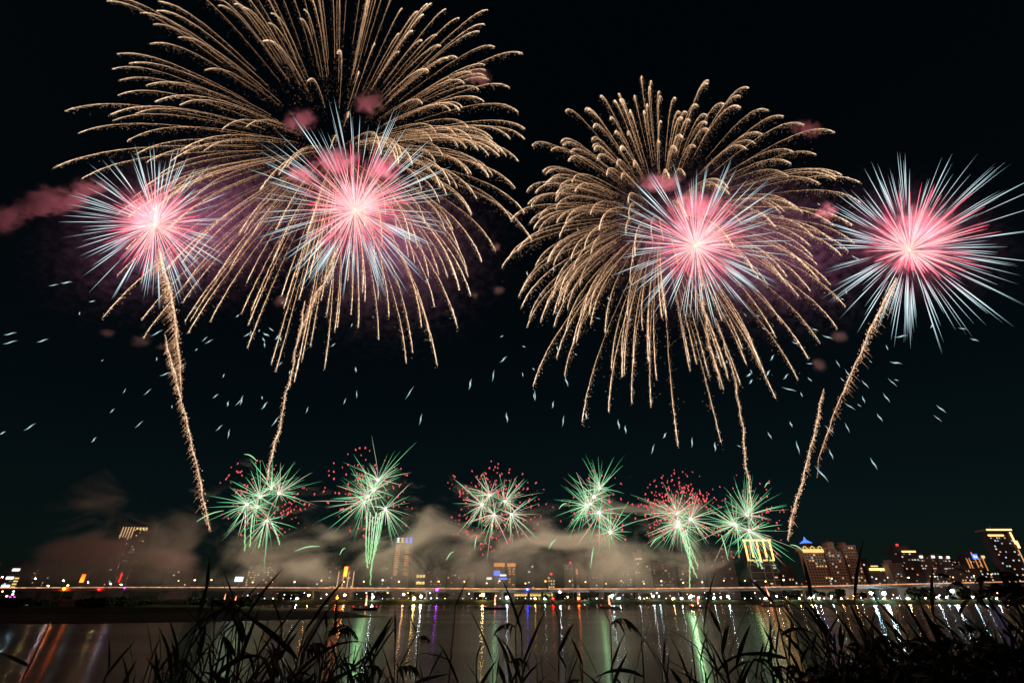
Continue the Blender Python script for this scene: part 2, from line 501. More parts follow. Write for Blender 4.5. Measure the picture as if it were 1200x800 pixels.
# the promenade's even row of small white lamps
WG = "white lamps along the promenade"
for i, px in enumerate(np.arange(284, 1190, 9.2)):
    if random.random() < 0.2: continue
    px += random.uniform(-2.2, 2.2)
    c = random.choices(['white', 'cyan', 'green', 'warm'], [5, 2, 1, 2.5])[0]
    r = random.choice([0.15, 0.2, 0.28, 0.36, 0.5])
    words_ = {'white': 'white', 'cyan': 'blue white', 'green': 'greenish', 'warm': 'warm white'}[c]
    bank_lamp(px, 701.5 + random.uniform(-1.2, 1.6), "small " + c, r, "small %s lamp in the low row along the far waterfront" % words_, "small %s lamps along the waterfront" % words_)
for i, px in enumerate(np.arange(290, 1200, 10.5)):
    if random.random() < 0.2: continue
    px += random.uniform(-4, 4)
    c = random.choices(['white', 'cyan', 'warm', 'yellow', 'orange'], [4, 1.5, 4, 2, 1])[0]
    r = random.choice([0.12, 0.18, 0.26, 0.36, 0.5])
    words_ = {'white': 'white', 'cyan': 'blue white', 'warm': 'warm', 'yellow': 'yellow', 'orange': 'orange'}[c]
    bank_lamp(px, 696 + random.uniform(-2.0, 2.0), "small " + c, r, "%s lamp on a post under the elevated road" % words_, "%s lamps under the elevated road" % words_, Y=BANK_Y + 12)
# bright single lamps whose light streaks down the water
bright = [(437, 699, 'white', .95, "bright white floodlight by the waterfront, second bright lamp from the billboard"),
          (473, 696, 'warm', .8, "tall warm lamp under the tower with four rooftop signs"),
          (485, 702.5, 'yellow', 1.2, "large yellow lamp low on the waterfront by the tower with rooftop signs"),
          (493.5, 698.5, 'white', .9, "bright white lamp just beside the large low yellow lamp"),
          (566, 696.5, 'yellow', 1.25, "large pale yellow floodlight above the waterfront near the boat in mid-river"),
          (594, 699.5, 'cyan', .85, "blue white lamp at the left end of the yellow lit pavilion"),
          (618, 690.2, 'blue', .75, "deep blue lamp on the elevated road above the yellow pavilion"),
          (639, 701, 'cyan', .8, "blue white lamp below the right end of the yellow pavilion"),
          (648, 701.5, 'red', .62, "small red lamp low on the waterfront below the pavilion"),
          (627, 702, 'warm', .6, "warm lamp low on the waterfront below the pavilion"),
          (656, 693, 'white', .6, "white lamp just right of the yellow pavilion, under the road"),
          (666, 699, 'warm', .7, "warm lamp between the pavilion and the orange lamp"),
          (678, 701, 'orange', .85, "strong orange lamp low on the waterfront that streaks the water"),
          (685, 699, 'cyan', .8, "bright blue white lamp next to the strong orange lamp"),
          (512, 690.4, 'magenta', .85, "magenta light on the elevated road above the waterfront"),
          (75, 689.5, 'orange', .95, "added orange lamp over the black island for the water streak"),  # added to strengthen the streak cast by the orange sign
          (116, 690, 'red', .6, "added red lamp over the black island for the water streak"),  # added to strengthen the streak cast by the red sign
          (146, 688.5, 'magenta', .35, "violet lamp at the road edge over the black island"),
          (1036, 695, 'cyan', 1.35, "largest cyan white floodlight on the right part of the waterfront"),
          (1021, 694.5, 'cyan', 1.0, "cyan white floodlight left of the largest floodlight"),
          (1116, 692, 'white', 1.15, "white floodlight between the two big round waterfront trees"),
          (1064, 701, 'cyan', .7, "blue white lamp left of the first big round waterfront tree"),
          (926, 698, 'cyan', .8, "blue white lamp below the brown tower with the yellow crown"),
          (953, 698, 'cyan', .8, "blue white lamp at the foot of the brown towers"),
          (1098, 699, 'white', .75, "white lamp low between the two big round trees"),
          (1129, 699, 'warm', .7, "warm lamp low before the second big round tree"),
          (853, 698, 'white', .7, "white lamp below the tower outlined in yellow lights"),
          (404, 697, 'warm', .9, "warm lamp on the waterfront under the orange lit pagoda"),
          (395, 700, 'orange', .85, "added orange lamp on the waterfront that streaks the water red"),  # added to feed the streak under the orange pagoda sign
          (362, 697, 'warm', .7, "warm lamp by the waterfront near the billboard's right side"),
          (347, 704, 'white', .6, "white lamp low by the water near the billboard"),
          (718, 697, 'cyan', .7, "blue white lamp behind the third small boat"),
          (765, 698, 'white', .8, "white lamp between the third and fourth small boats"),
          (810, 698, 'warm', .8, "warm lamp left of the fourth small boat")]
for px, py, c, r, lab in bright:
    bank_lamp(px, py, c, r, lab, "bright lamps on the far bank", Y=BANK_Y + 7 if py > 691 else RY - 1.2)
# unlabelled by place: pairs that give the dense streaks of the right half
for px in list(np.linspace(715, 845, 12)) + list(np.linspace(900, 1000, 9)) + list(np.linspace(1010, 1195, 14)):
    c = random.choices(['white', 'cyan', 'warm', 'yellow'], [3, 3, 3, 2])[0]
    words_ = {'white': 'white', 'cyan': 'blue white', 'warm': 'warm', 'yellow': 'yellow'}[c]
    bank_lamp(px + random.uniform(-4, 4), 700 + random.uniform(-2, 2), c, random.choice([.4, .5, .6]), "medium bright %s lamp at the water's edge" % words_, "medium %s lamps at the water's edge" % words_, Y=BANK_Y + 6.5)
# lamps seen over the road at left
for px, py, c, r, lab in [(43, 677.5, 'cyan', .75, "white street lamp leaning over the road, nearest the lit shop tower"), (76, 680, 'white', .8, "brightest white street lamp over the road above the island"),
                          (105, 682, 'white', .6, "white street lamp right of the small orange sign tower"), (131, 683.5, 'yellow', .8, "yellow white street lamp at the foot of the lone dark tower"),
                          (143.5, 684.5, 'white', .75, "white street lamp beside the violet lamp"), (58, 686, 'yellow', .75, "pale yellow lamp low on the road by the green sign"), (81, 685.5, 'warm', .6, "warm lamp low on the road right of the brightest white street lamp"),
                          (1, 676.5, 'orange', .5, "orange lamp at the far left end of the road"), (5, 676, 'cyan', .5, "small blue white lamp at the far left end of the road")]:
    p = at(px, py, RY + 10)
    z0 = road_z(p.x) - 0.9
    lamp(p.x, RY + 10, z0, c, max(1.5, round(p.z - z0, 1)), r * .6, lab, "street lamps over the road at the island", arm=1.5)
# warm lamps on the road
for px in np.arange(205, 1200, 24.0):
    px += random.uniform(-7, 7)
    p = at(px, 683, RY + 10)
    z0 = road_z(p.x) - 0.9
    c = random.choices(['warm', 'yellow', 'orange'], [6, 3, 0.6])[0]
    words_ = {'warm': 'warm', 'yellow': 'yellow', 'orange': 'orange'}[c]
    lamp(p.x, RY + 10, z0, 'small ' + c, round(random.uniform(4.5, 7), 1), random.choice([.4, .55, .7]), "%s street lamp standing on the elevated road" % words_, "%s street lamps on the elevated road" % words_, arm=1.5)
# lights by the water at far left, seen before the island
for i, (px, py, c, r) in enumerate([(4, 704.5, 'cyan', .55), (10.5, 702, 'cyan', .5), (8, 698, 'warm', .5), (15, 696, 'yellow', .5), (12, 699, 'magenta', .2), (17, 699, 'magenta', .18), (3, 692.5, 'yellow', .4), (16, 692.5, 'cyan', .4)]):
    p = at(px, py, 300.0)
    lamp(p.x, 300, 0.2, c if c == 'magenta' else 'small ' + c, max(1.5, round(p.z - 0.2, 1)), r, ["blue white lamp nearest the water at the island's far left", "blue white lamp second from the water at the island's far left", "warm lamp in the cluster behind the island's left end", "yellow lamp in the cluster behind the island's left end",
         "violet lamp left in the cluster behind the island", "violet lamp right in the cluster behind the island", "dim yellow lamp just under the road at far left", "dim blue white lamp just under the road at far left"][i], "lamp cluster behind the island", name="lamp_post", cat="lamp post")

# yellow lit pavilion on the bank
YELL = glow("yellow lit canopy", (1.0, 0.6, 0.12), 1.1, True)
YELG = glow("yellow green lit canopy", (0.65, 0.8, 0.1), 0.9, True)
TENTM = surf("tent frame", (0.3, 0.3, 0.3), 0.6)
for (a, b, m, lab) in [(602.5, 618, YELL, "yellow lit market pavilion on the far bank, left of three"), (621, 634, YELL, "yellow lit market pavilion on the far bank, middle of three"), (637, 648, YELG, "yellow green lit market pavilion on the far bank, right of three")]:
    p0, p1 = at(a, 698, BANK_Y + 10), at(b, 695.5, BANK_Y + 10)
    t = empty("market_pavilion", ((p0.x + p1.x) / 2, BANK_Y + 12, BANK_Z), lab, "pavilion", "lit pavilions on the far bank")
    n = 4
    mb = MB(); mb.add([(p0.x, BANK_Y + 10, p1.z), (p1.x, BANK_Y + 10, p1.z), (p1.x, BANK_Y + 14, p1.z), (p0.x, BANK_Y + 14, p1.z), (p0.x, BANK_Y + 12, p1.z + 1.2), (p1.x, BANK_Y + 12, p1.z + 1.2)],
                      [(0, 1, 5, 4), (2, 3, 4, 5), (0, 4, 3), (1, 2, 5), (3, 2, 1, 0)])
    mb.build("roof", TENTM, t)
    w = (p1.x - p0.x) / n
    for i in range(n):
        mb = MB(); mb.box(p0.x + i * w + .2, p0.x + (i + 1) * w - .2, BANK_Y + 10.1, BANK_Y + 10.3, p0.z, p1.z - 0.1)
        mb.build("lit_curtain", m, t)
    for i in range(n + 1):
        mb = MB(); mb.tube([(p0.x + i * w, BANK_Y + 10.2, BANK_Z), (p0.x + i * w, BANK_Y + 10.2, p1.z - .01)], .09)
        mb.build("post", TENTM, t)

# billboard at left
bp0, bp1 = at(274, 681.5, RY + 14), at(286, 675, RY + 14)
t = empty("billboard", ((bp0.x + bp1.x) / 2, RY + 14, BANK_Z), "bright blue white lit billboard above the road", "billboard")
mb = MB(); mb.box(bp0.x, bp1.x, RY + 14, RY + 14.6, bp0.z, bp1.z); mb.build("frame", LAMPPOST, t)
mb = MB(); mb.box(bp0.x + .3, bp1.x - .3, RY + 13.9, RY + 13.99, bp0.z + .3, bp1.z - .3); mb.build("screen", glow("billboard screen", (0.6, 0.85, 1.0), 3.0, True), t)
mb = MB(); mb.tube([((bp0.x + bp1.x) / 2, RY + 14.8, BANK_Z), ((bp0.x + bp1.x) / 2, RY + 14.8, bp1.z - 1)], .5, sides=8); mb.build("post", LAMPPOST, t)

# ---------------------------------------------------------------- city
WIN = {
    'warm': glow("warm lit window", (1.0, 0.6, 0.3), 0.8), 'white': glow("white lit window", (0.85, 0.95, 1.0), 0.85), 'amber': glow("amber lit window", (1.0, 0.36, 0.1), 0.8),
    'dimw': glow("dim lit window", (0.8, 0.6, 0.4), 0.25), 'cyan': glow("cool lit window", (0.6, 0.9, 1.0), 0.6),
    'tower': glow("tower outline light", (1.0, 0.42, 0.1), 5.0, True), 'gold': glow("gold facade light", (1.0, 0.52, 0.17), 3.6, True), 'yell': glow("yellow crown light", (1.0, 0.68, 0.22), 1.15), 'blue': glow("blue roof light", (0.06, 0.16, 1.0), 2.2),
    'red': glow("red roof beacon", (1.0, 0.05, 0.06), 1.6), 'whites': glow("white sign light", (0.95, 0.97, 1.0), 1.6),
}
DARKG = surf("dark window glass", (0.015, 0.017, 0.02), 0.15, 0.2, 1.0, spec=0.5)
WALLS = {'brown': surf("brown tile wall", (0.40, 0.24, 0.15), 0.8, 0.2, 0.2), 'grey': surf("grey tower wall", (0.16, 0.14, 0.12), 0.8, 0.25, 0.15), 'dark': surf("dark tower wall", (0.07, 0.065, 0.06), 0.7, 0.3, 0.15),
         'pale': surf("pale tower wall", (0.30, 0.25, 0.21), 0.8, 0.2, 0.2)}
_box = {}
def unit_box(mat):
    if mat.name not in _box:
        mb = MB(); mb.box(-.5, .5, -.5, .5, -.5, .5)
        o = mb.build("pane", mat, loc=(0, 0, 0)); me = o.data
        bpy.data.objects.remove(o)
        _box[mat.name] = me
    return _box[mat.name]
def block(name, mat, parent, x0, x1, y0, y1, z0, z1, shared=True):
    o = bpy.data.objects.new(name, unit_box(mat))
    o.location = Vector(((x0 + x1) / 2, (y0 + y1) / 2, (z0 + z1) / 2)) - parent.location
    o.scale = (x1 - x0, y1 - y0, z1 - z0)
    COL.objects.link(o); o.parent = parent
    return o

def building(x0t, x1t, yt, Y, wall, label, cols, rows, plit, kinds, depth=8, unlit=False, name="apartment_tower", top=0.0, wsize=(0.5, 0.45), y_from=0.0, y_to=0.97, crown=True, cat="building"):
    a, b = at(x0t, yt, Y), at(x1t, yt, Y)
    x0, x1, zt = a.x, b.x, a.z
    t = empty(name, ((x0 + x1) / 2, Y + depth / 2, BANK_Z), label, cat)
    block("wall", WALLS[wall], t, x0, x1, Y, Y + depth, BANK_Z - 0.5, zt)
    if crown:
        block("parapet", WALLS[wall], t, x0 - .4, x1 + .4, Y - .4, Y + depth + .4, zt + .002, zt + 1.1)
        block("stair_head", WALLS[wall], t, x0 + (x1 - x0) * .3, x0 + (x1 - x0) * .6, Y + 4, Y + 10, zt + 1.103, zt + 4.0)
    zb = BANK_Z + 9
    w, hgt = (x1 - x0) / cols, (zt - zb) / rows
    kk = list(kinds.keys()); kw = list(kinds.values())
    n = 0
    cells = [(i, j) for i in range(cols) for j in range(rows) if y_from <= (j + .5) / rows <= y_to]
    random.shuffle(cells)
    for i, j in cells:
        lit = random.random() < plit
        if not lit and not unlit: continue
        if n >= 100: break
        m = WIN[random.choices(kk, kw)[0]] if lit else DARKG
        cx, cz = x0 + (i + .5 + (random.uniform(-.13, .13) if lit else 0)) * w, zb + (j + .5) * hgt
        s = random.uniform(0.8, 1.15) if lit else 1
        block("window", m, t, cx - w * wsize[0] / 2 * s, cx + w * wsize[0] / 2 * s, Y - .12, Y + .1, cz - hgt * wsize[1] / 2, cz + hgt * wsize[1] / 2)
        n += 1
    return t, x0, x1, zt

W1 = {'warm': 4, 'white': 3, 'cyan': 1.5, 'dimw': 4, 'amber': 1}
W2 = {'dimw': 6, 'warm': 2, 'white': 1}
# left
t, x0, x1, zt = building(9, 28, 662, 470, 'dark', "dark shop tower with a column of white signs and yellow floors at far left", 4, 8, .15, W1)
for k, (fx0, fx1, z_, m) in enumerate([(.45, .9, .86, 'whites'), (.3, .75, .62, 'whites'), (.25, .75, .38, 'whites')]):
    h_ = zt - BANK_Z
    block("sign", WIN[m], t, x0 + (x1 - x0) * fx0, x0 + (x1 - x0) * fx1, 469.5, 469.8, BANK_Z + h_ * (z_ - .035), BANK_Z + h_ * (z_ + .045))
for k in range(4):
    h_ = zt - BANK_Z; z_ = .36 + .085 * k
    block("lit_floor", WIN['yell'], t, x0 + (x1 - x0) * .85, x0 + (x1 - x0) * 1.1, 469.3, 469.7, BANK_Z + h_ * (z_ - .02), BANK_Z + h_ * (z_ + .02))
building(33, 46, 667, 500, 'dark', "low dim block right of the shop tower with white signs", 5, 8, .2, W2)
building(47, 63, 664, 520, 'dark', "dim block with scattered green white windows left of the orange sign tower", 5, 9, .22, {'cyan': 3, 'dimw': 4})
t, x0, x1, zt = building(96, 106, 672, 480, 'dark', "short dark tower with a glowing orange sign", 3, 6, .0, W1)
block("sign", glow("orange sign", (1.0, 0.16, 0.012), 9.0, True), t, x0 + 1, x1 - 3.5, 479.4, 479.7, zt - 7, zt - .5)
t, x0, x1, zt = building(144, 176, 616, 520, 'dark', "lone dark high-rise with lit vertical strips under its roof, rising from the smoke at left", 9, 22, .16, {'warm': 4, 'white': 2, 'dimw': 4, 'amber': 1}, crown=True)
for k in range(5):
    xa = x0 + (x1 - x0) * (.04 + .1 * k)
    block("glow_strip", WIN['warm'], t, xa, xa + .9, 519.4, 519.8, zt - random.uniform(9, 14), zt - 1)
for k in range(4):
    xa = x0 + (x1 - x0) * (.55 + .11 * k)
    block("crown_lamp", WIN['yell'], t, xa, xa + 1.6, 519.4, 519.8, zt - 3.5, zt - 1.5)
t, x0, x1, zt = building(138, 152, 672, 480, 'dark', "low dark block with a red vertical sign before the lone high-rise", 6, 5, .3, W2)
block("sign", glow("red sign", (1.0, 0.015, 0.02), 5.0, True), t, x0 + (x1 - x0) * .3, x0 + (x1 - x0) * .42, 479.4, 479.7, zt - 7, zt + 1)
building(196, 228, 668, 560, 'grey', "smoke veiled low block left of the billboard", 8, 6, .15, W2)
building(292, 326, 663, 500, 'grey', "wide apartment block with many warm windows right of the billboard", 9, 9, .5, {'warm': 4, 'yell': 1, 'dimw': 3, 'white': 1})
building(363, 380, 668, 490, 'dark', "black block with two white roof lamps behind the smoke", 5, 6, .15, {'white': 3, 'dimw': 3})
building(381, 396, 664, 480, 'grey', "grey block left of the orange lit pagoda tower", 5, 7, .2, W2)
t, x0, x1, zt = building(397, 416, 668, 470, 'grey', "block with vertical warm light bars and a glowing orange pagoda sign", 6, 6, .1, W1)
for k in range(4):
    xa = x0 + (x1 - x0) * (.02 + .31 * k)
    block("glow_strip", WIN['warm'], t, xa, xa + .8, 469.4, 469.8, BANK_Z + 8, zt - 1)
block("sign", glow("orange pagoda sign", (1.0, 0.14, 0.012), 8.0, True), t, x0 + (x1 - x0) * .35, x0 + (x1 - x0) * .55, 469.2, 469.6, zt - 5, zt + 3)
t, x0, x1, zt = building(464, 483, 636, 480, 'grey', "slim tower with four bright rooftop signs and two amber window columns", 1, 1, 0, W1, crown=False)
hh = zt - BANK_Z
for k in range(17):
    for c0 in (.04, .62):
        if random.random() < .12: continue
        z_ = BANK_Z + hh * (.42 + .033 * k)
        block("window", WIN[random.choice(['amber', 'amber', 'warm'])], t, x0 + (x1 - x0) * c0, x0 + (x1 - x0) * (c0 + random.uniform(.2, .3)), 479.7, 479.9, z_, z_ + hh * .013)
for k, m in enumerate(['whites', 'yell', 'blue', 'blue']):
    xa = x0 + (x1 - x0) * (.02 + .26 * k)
    s_ = empty("rooftop_sign", (0, 0, 0)); s_.parent = t
    s_.location = (xa + 1.9 - t.location.x, 479.5 - t.location.y, zt + 2.4 - t.location.z)
    # an upright character of strokes, too far to read
    mb = MB()
    X, Z, w_ = xa + .3, zt + .4, 3.0
    mb.box(X, X + w_, 479.4, 479.8, Z + 3.4, Z + 4.1); mb.box(X + .2, X + w_ - .2, 479.4, 479.8, Z + 1.7, Z + 2.3); mb.box(X + 1.1, X + 1.9, 479.35, 479.85, Z, Z + 4.4); mb.box(X, X + w_, 479.38, 479.82, Z + .1, Z + .7)
    o = mb.build("sign_character", WIN[m], loc=(0, 0, 0)); o.parent = t; o.location = -t.location
    bpy.data.objects.remove(s_)
building(446, 462, 664, 500, 'dark', "dark green lit block just left of the four sign tower", 5, 7, .25, {'cyan': 3, 'dimw': 3})
t, x0, x1, zt = building(488, 499, 672, 470, 'grey', "small block with two rows of bright yellow windows right of the four sign tower", 3, 3, 0, W1)
for k in range(3):
    for z_ in (zt - 3, zt - 8.5):
        xa = x0 + (x1 - x0) * (.05 + .32 * k)
        block("window", WIN['yell'], t, xa, xa + 2.2, 469.7, 469.9, z_, z_ + 2.2)
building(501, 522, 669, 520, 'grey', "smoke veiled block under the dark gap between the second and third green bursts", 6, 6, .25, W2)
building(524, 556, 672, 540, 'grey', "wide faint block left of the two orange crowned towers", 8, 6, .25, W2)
t, x0, x1, zt = building(580, 591, 662, 500, 'grey', "tower with an orange roof band and a blue sign, left of the pair", 4, 6, .2, W2)
block("roof_band", WIN['amber'], t, x0 - 1, x1 + .5, 499.3, 499.7, zt - 1.2, zt + 2.2)
block("sign", WIN['blue'], t, x0 - 1, x0 + 5, 499.2, 499.6, zt - 9, zt - 5)
block("sign", WIN['whites'], t, x0 + 5, x1 + 2, 499.2, 499.6, zt - 9.5, zt - 8)
block("sign", WIN['blue'], t, x0 + 4, x1 + 3, 499.2, 499.6, zt - 12.5, zt - 11)
block("sign", WIN['whites'], t, x0 - 8, x0 - 3, 499.2, 499.6, zt - 12.5, zt - 10.5)
t, x0, x1, zt = building(595, 604, 661.5, 500, 'grey', "tower with an orange roof band and a lit window column, right of the pair", 2, 9, .75, {'amber': 3, 'warm': 1})
block("roof_band", WIN['amber'], t, x0 - .6, x1 + .3, 499.3, 499.7, zt - 1.5, zt + 1.5)
building(618, 626, 662, 520, 'dark', "thin dark tower with a few white windows in the smoke gap", 2, 9, .3, W1)
t, x0, x1, zt = building(642, 650, 675, 480, 'dark', "low dark block with a red roof beacon and yellow windows", 3, 4, .5, {'yell': 2, 'warm': 1})
block("beacon", WIN['red'], t, (x0 + x1) / 2 - 1, (x0 + x1) / 2 + 1, 479.3, 479.9, zt + 1.2, zt + 3)
t, x0, x1, zt = building(661, 671, 663, 510, 'grey', "smoke veiled tower with a warm crown frame and red beacon", 4, 9, .2, W2)
block("roof_band", WIN['dimw'], t, x0, x1, 509.3, 509.7, zt - 2.8, zt - 2)
block("roof_band", WIN['dimw'], t, x0, x1, 509.3, 509.7, zt + .2, zt + 1)
block("beacon", WIN['red'], t, x1 - 3, x1 - 1.2, 509.3, 509.9, zt + 2, zt + 4)
t, x0, x1, zt = building(674, 678, 666, 505, 'dark', "narrow tower with an orange vertical sign in the smoke", 1, 4, .3, W2)
block("sign", WIN['amber'], t, x0 + .5, x0 + 2.5, 504.3, 504.7, zt - 5, zt)
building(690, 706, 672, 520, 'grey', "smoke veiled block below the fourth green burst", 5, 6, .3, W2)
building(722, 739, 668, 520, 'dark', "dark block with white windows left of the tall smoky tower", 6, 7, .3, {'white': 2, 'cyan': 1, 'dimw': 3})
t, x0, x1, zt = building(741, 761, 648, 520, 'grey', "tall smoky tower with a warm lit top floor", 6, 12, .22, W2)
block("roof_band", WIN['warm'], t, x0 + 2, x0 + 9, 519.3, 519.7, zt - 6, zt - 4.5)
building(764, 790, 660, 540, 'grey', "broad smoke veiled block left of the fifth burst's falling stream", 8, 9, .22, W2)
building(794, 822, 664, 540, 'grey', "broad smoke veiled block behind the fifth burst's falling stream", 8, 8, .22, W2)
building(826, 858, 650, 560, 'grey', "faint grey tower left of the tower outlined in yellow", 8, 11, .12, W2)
# tower outlined in yellow lights
t, x0, x1, zt = building(870, 902, 632, 470, 'dark', "tall dark tower outlined in bright yellow light bars below the sixth burst", 5, 16, .34, {'white': 3, 'warm': 3, 'cyan': 2}, y_to=.62)
hh = zt - BANK_Z
block("light_bar", WIN['tower'], t, x0 - .5, x1 + .5, 469.2, 469.6, zt - 1.1, zt)
for c0 in (.02, .23, .46, .7, .93):
    block("light_bar", WIN['tower'], t, x0 + (x1 - x0) * c0, x0 + (x1 - x0) * c0 + 1.2, 469.25, 469.6, zt - hh * random.uniform(.3, .38), zt - 1.2)
for k in range(4):
    xa = x0 + (x1 - x0) * (.08 + .24 * k)
    block("lit_floor", WIN['yell'], t, xa, xa + 4.5, 469.3, 469.6, zt - hh * .37, zt - hh * .37 + 1.3)
for k in range(6):
    z_ = BANK_Z + 9 + k * 6.3
    block("floor_edge", WALLS['pale'], t, x0 - .2, x1 + .2, 469.5, 469.99, z_, z_ + .7)
for c0 in (0, .5, .78):
    block("column", WALLS['pale'], t, x0 + (x1 - x0) * c0, x0 + (x1 - x0) * c0 + 1, 469.3, 469.7, BANK_Z + 8, zt - hh * .42)
building(914, 930, 664, 490, 'dark', "small dark stepped block left of the brown towers", 5, 6, .25, W1)
building(906, 952, 678, 530, 'dark', "long low dark block behind the stepped block", 12, 3, .3, W1)
# brown towers
t, x0, x1, zt = building(941, 964, 645, 460, 'brown', "brown tower with a yellow arched crown and a blue lit spire", 7, 13, .14, {'warm': 3, 'yell': 1, 'cyan': 1.5}, unlit=True, crown=False)
block("crown_wall", WIN['yell'], t, x0 - .6, x1 + .6, 459.3, 459.7, zt - 1.5, zt + 1.4)
for k in range(3):
    cx = x0 + (x1 - x0) * (.12 + .38 * k)
    mb = MB()
    n = 10; a_ = np.linspace(0, math.pi, n)
    mb.tube([(cx + 1.8 * math.cos(q), 459.4, zt + 1.3 + 2.4 * math.sin(q)) for q in a_], .3, sides=5)
    mb.build("crown_arch", WIN['yell'], t)
block("crown_block", WALLS['brown'], t, x0 + 1, x1 - 1, 461, 474, zt + .01, zt + 3.2)
block("spire_base", WALLS['dark'], t, (x0 + x1) / 2 - 3.5, (x0 + x1) / 2 + 3.5, 464, 471, zt + 3.21, zt + 7)
mb = MB(); cx = (x0 + x1) / 2
mb.add([(cx - 4, 463.5, zt + 7.01), (cx + 4, 463.5, zt + 7.01), (cx + 4, 471.5, zt + 7.01), (cx - 4, 471.5, zt + 7.01), (cx - 1, 466.5, zt + 9.8), (cx + 1, 466.5, zt + 9.8), (cx + 1, 468.5, zt + 9.8), (cx - 1, 468.5, zt + 9.8), (cx, 467.5, zt + 13)],
       [(0, 1, 5, 4), (1, 2, 6, 5), (2, 3, 7, 6), (3, 0, 4, 7), (4, 5, 8), (5, 6, 8), (6, 7, 8), (7, 4, 8), (3, 2, 1, 0)])
mb.build("spire", WIN['blue'], t)
t, x0, x1, zt = building(966.5, 986, 646, 462, 'brown', "brown tower with round unlit arches right of the yellow crowned tower", 6, 13, .16, {'warm': 3, 'cyan': 1.5}, unlit=True, crown=False)
for k in range(2):
    cx = x0 + (x1 - x0) * (.15 + .4 * k); a_ = np.linspace(0, math.pi, 10)
    mb = MB(); mb.tube([(cx + 2.1 * math.cos(q), 461.6, zt + 3.2 * math.sin(q)) for q in a_], .5, sides=5); mb.build("crown_arch", WALLS['brown'], t)
block("crown_block", WALLS['brown'], t, x0 + (x1 - x0) * .35, x0 + (x1 - x0) * .75, 464, 472, zt + .01, zt + 8)
mb = MB(); cx = x0 + (x1 - x0) * .55
mb.add([(cx - 4.4, 463.6, zt + 8.01), (cx + 4.4, 463.6, zt + 8.01), (cx + 4.4, 472.4, zt + 8.01), (cx - 4.4, 472.4, zt + 8.01), (cx, 468, zt + 11.5)], [(0, 1, 4), (1, 2, 4), (2, 3, 4), (3, 0, 4), (3, 2, 1, 0)])
mb.build("roof", WALLS['dark'], t)
building(986.5, 1002, 640, 466, 'brown', "narrow brown tower behind the unlit arched tower", 5, 14, .14, {'warm': 3, 'cyan': 1}, unlit=True)
building(1003, 1015, 655, 500, 'dark', "dark slab right of the brown towers", 4, 8, .12, W2)
t, x0, x1, zt = building(1017, 1040, 666.5, 470, 'grey', "low grey block with a bright gold roof band right of the brown towers", 7, 6, .25, W1, crown=False)
block("roof_band", WIN['gold'], t, x0 + 1, x1, 469.2, 469.6, zt - 1, zt + .8)
block("penthouse", WALLS['grey'], t, x0 + 6, x0 + 13, 474, 480, zt + .01, zt + 3.4)
block("roof_band", WIN['yell'], t, x0 + 6.2, x0 + 12.8, 473.3, 473.8, zt + 2.2, zt + 3.2)
building(1003, 1019, 662, 540, 'dark', "dim block with faint windows behind the gold banded block", 5, 6, .3, W1)
t, x0, x1, zt = building(1041, 1056, 661, 462, 'pale', "pale brown slab with a grid of dark windows", 5, 11, .08, W1, unlit=True)
t, x0, x1, zt = building(1047, 1074, 647, 480, 'dark', "stepped dark tower with a gold arc and a red beacon on top", 8, 12, .22, W1)
block("upper_block", WALLS['dark'], t, x0 + 4, x1 - 4, 483, 494, zt + 1.12, zt + 6)
block("roof_band", WIN['gold'], t, x0 + 8, x1 - 1, 479.2, 479.6, zt + .2, zt + 1.4)
block("beacon", WIN['red'], t, x0 + 8, x0 + 9.8, 483, 484, zt + 6.01, zt + 7.8)
t, x0, x1, zt = building(1075, 1095, 652, 480, 'grey', "dark apartment block with two white roof lamps, left of three", 8, 12, .3, {'white': 3, 'cyan': 2, 'warm': 3, 'dimw': 3})
for f_ in (.1, .8): block("roof_lamp", WIN['whites'], t, x0 + (x1 - x0) * f_, x0 + (x1 - x0) * f_ + 2.8, 479, 479.5, zt - 1, zt + 1)
t, x0, x1, zt = building(1096, 1112, 652.5, 482, 'grey', "dark apartment block with two white roof lamps, middle of three", 7, 12, .3, {'white': 3, 'cyan': 2, 'warm': 3, 'dimw': 3})
for f_ in (.25, .8): block("roof_lamp", WIN['whites'], t, x0 + (x1 - x0) * f_, x0 + (x1 - x0) * f_ + 2.5, 481, 481.5, zt - 1, zt + .8)
building(1113, 1124, 657, 486, 'dark', "dark apartment block without roof lamps, right of three", 5, 11, .25, {'white': 2, 'warm': 2, 'dimw': 3})
t, x0, x1, zt = building(1130, 1153, 652, 480, 'dark', "dark tower with a blue roof sign and warm light fins", 7, 9, .3, W1)
block("sign", WIN['blue'], t, x0 + (x1 - x0) * .38, x0 + (x1 - x0) * .66, 479.2, 479.6, zt - 2, zt + 2.4)
block("sign", WIN['whites'], t, x0 + (x1 - x0) * .45, x0 + (x1 - x0) * .5, 479.0, 479.19, zt - 1, zt + 1.2)
block("sign", WIN['whites'], t, x0 + (x1 - x0) * .55, x0 + (x1 - x0) * .6, 479.0, 479.19, zt - 1, zt + .8)
block("roof_lamp", WIN['yell'], t, x1 - 3, x1, 479, 479.5, zt - 1, zt + 1)
block("beacon", WIN['red'], t, x0 + (x1 - x0) * .38, x0 + (x1 - x0) * .43, 479, 479.5, zt + 2.5, zt + 4)
for f_ in (.02, .15, .45, .65, .85):
    block("light_fin", WIN['amber'], t, x0 + (x1 - x0) * f_, x0 + (x1 - x0) * f_ + .8, 479.3, 479.6, zt - 13, zt - 2)
building(1122, 1150, 667, 460, 'grey', "low broad block with white roof lights before the blue sign tower", 10, 6, .35, W1)
building(1152, 1170, 670, 465, 'dark', "low dark block between the blue sign tower and the gold topped tower", 6, 5, .3, W1)
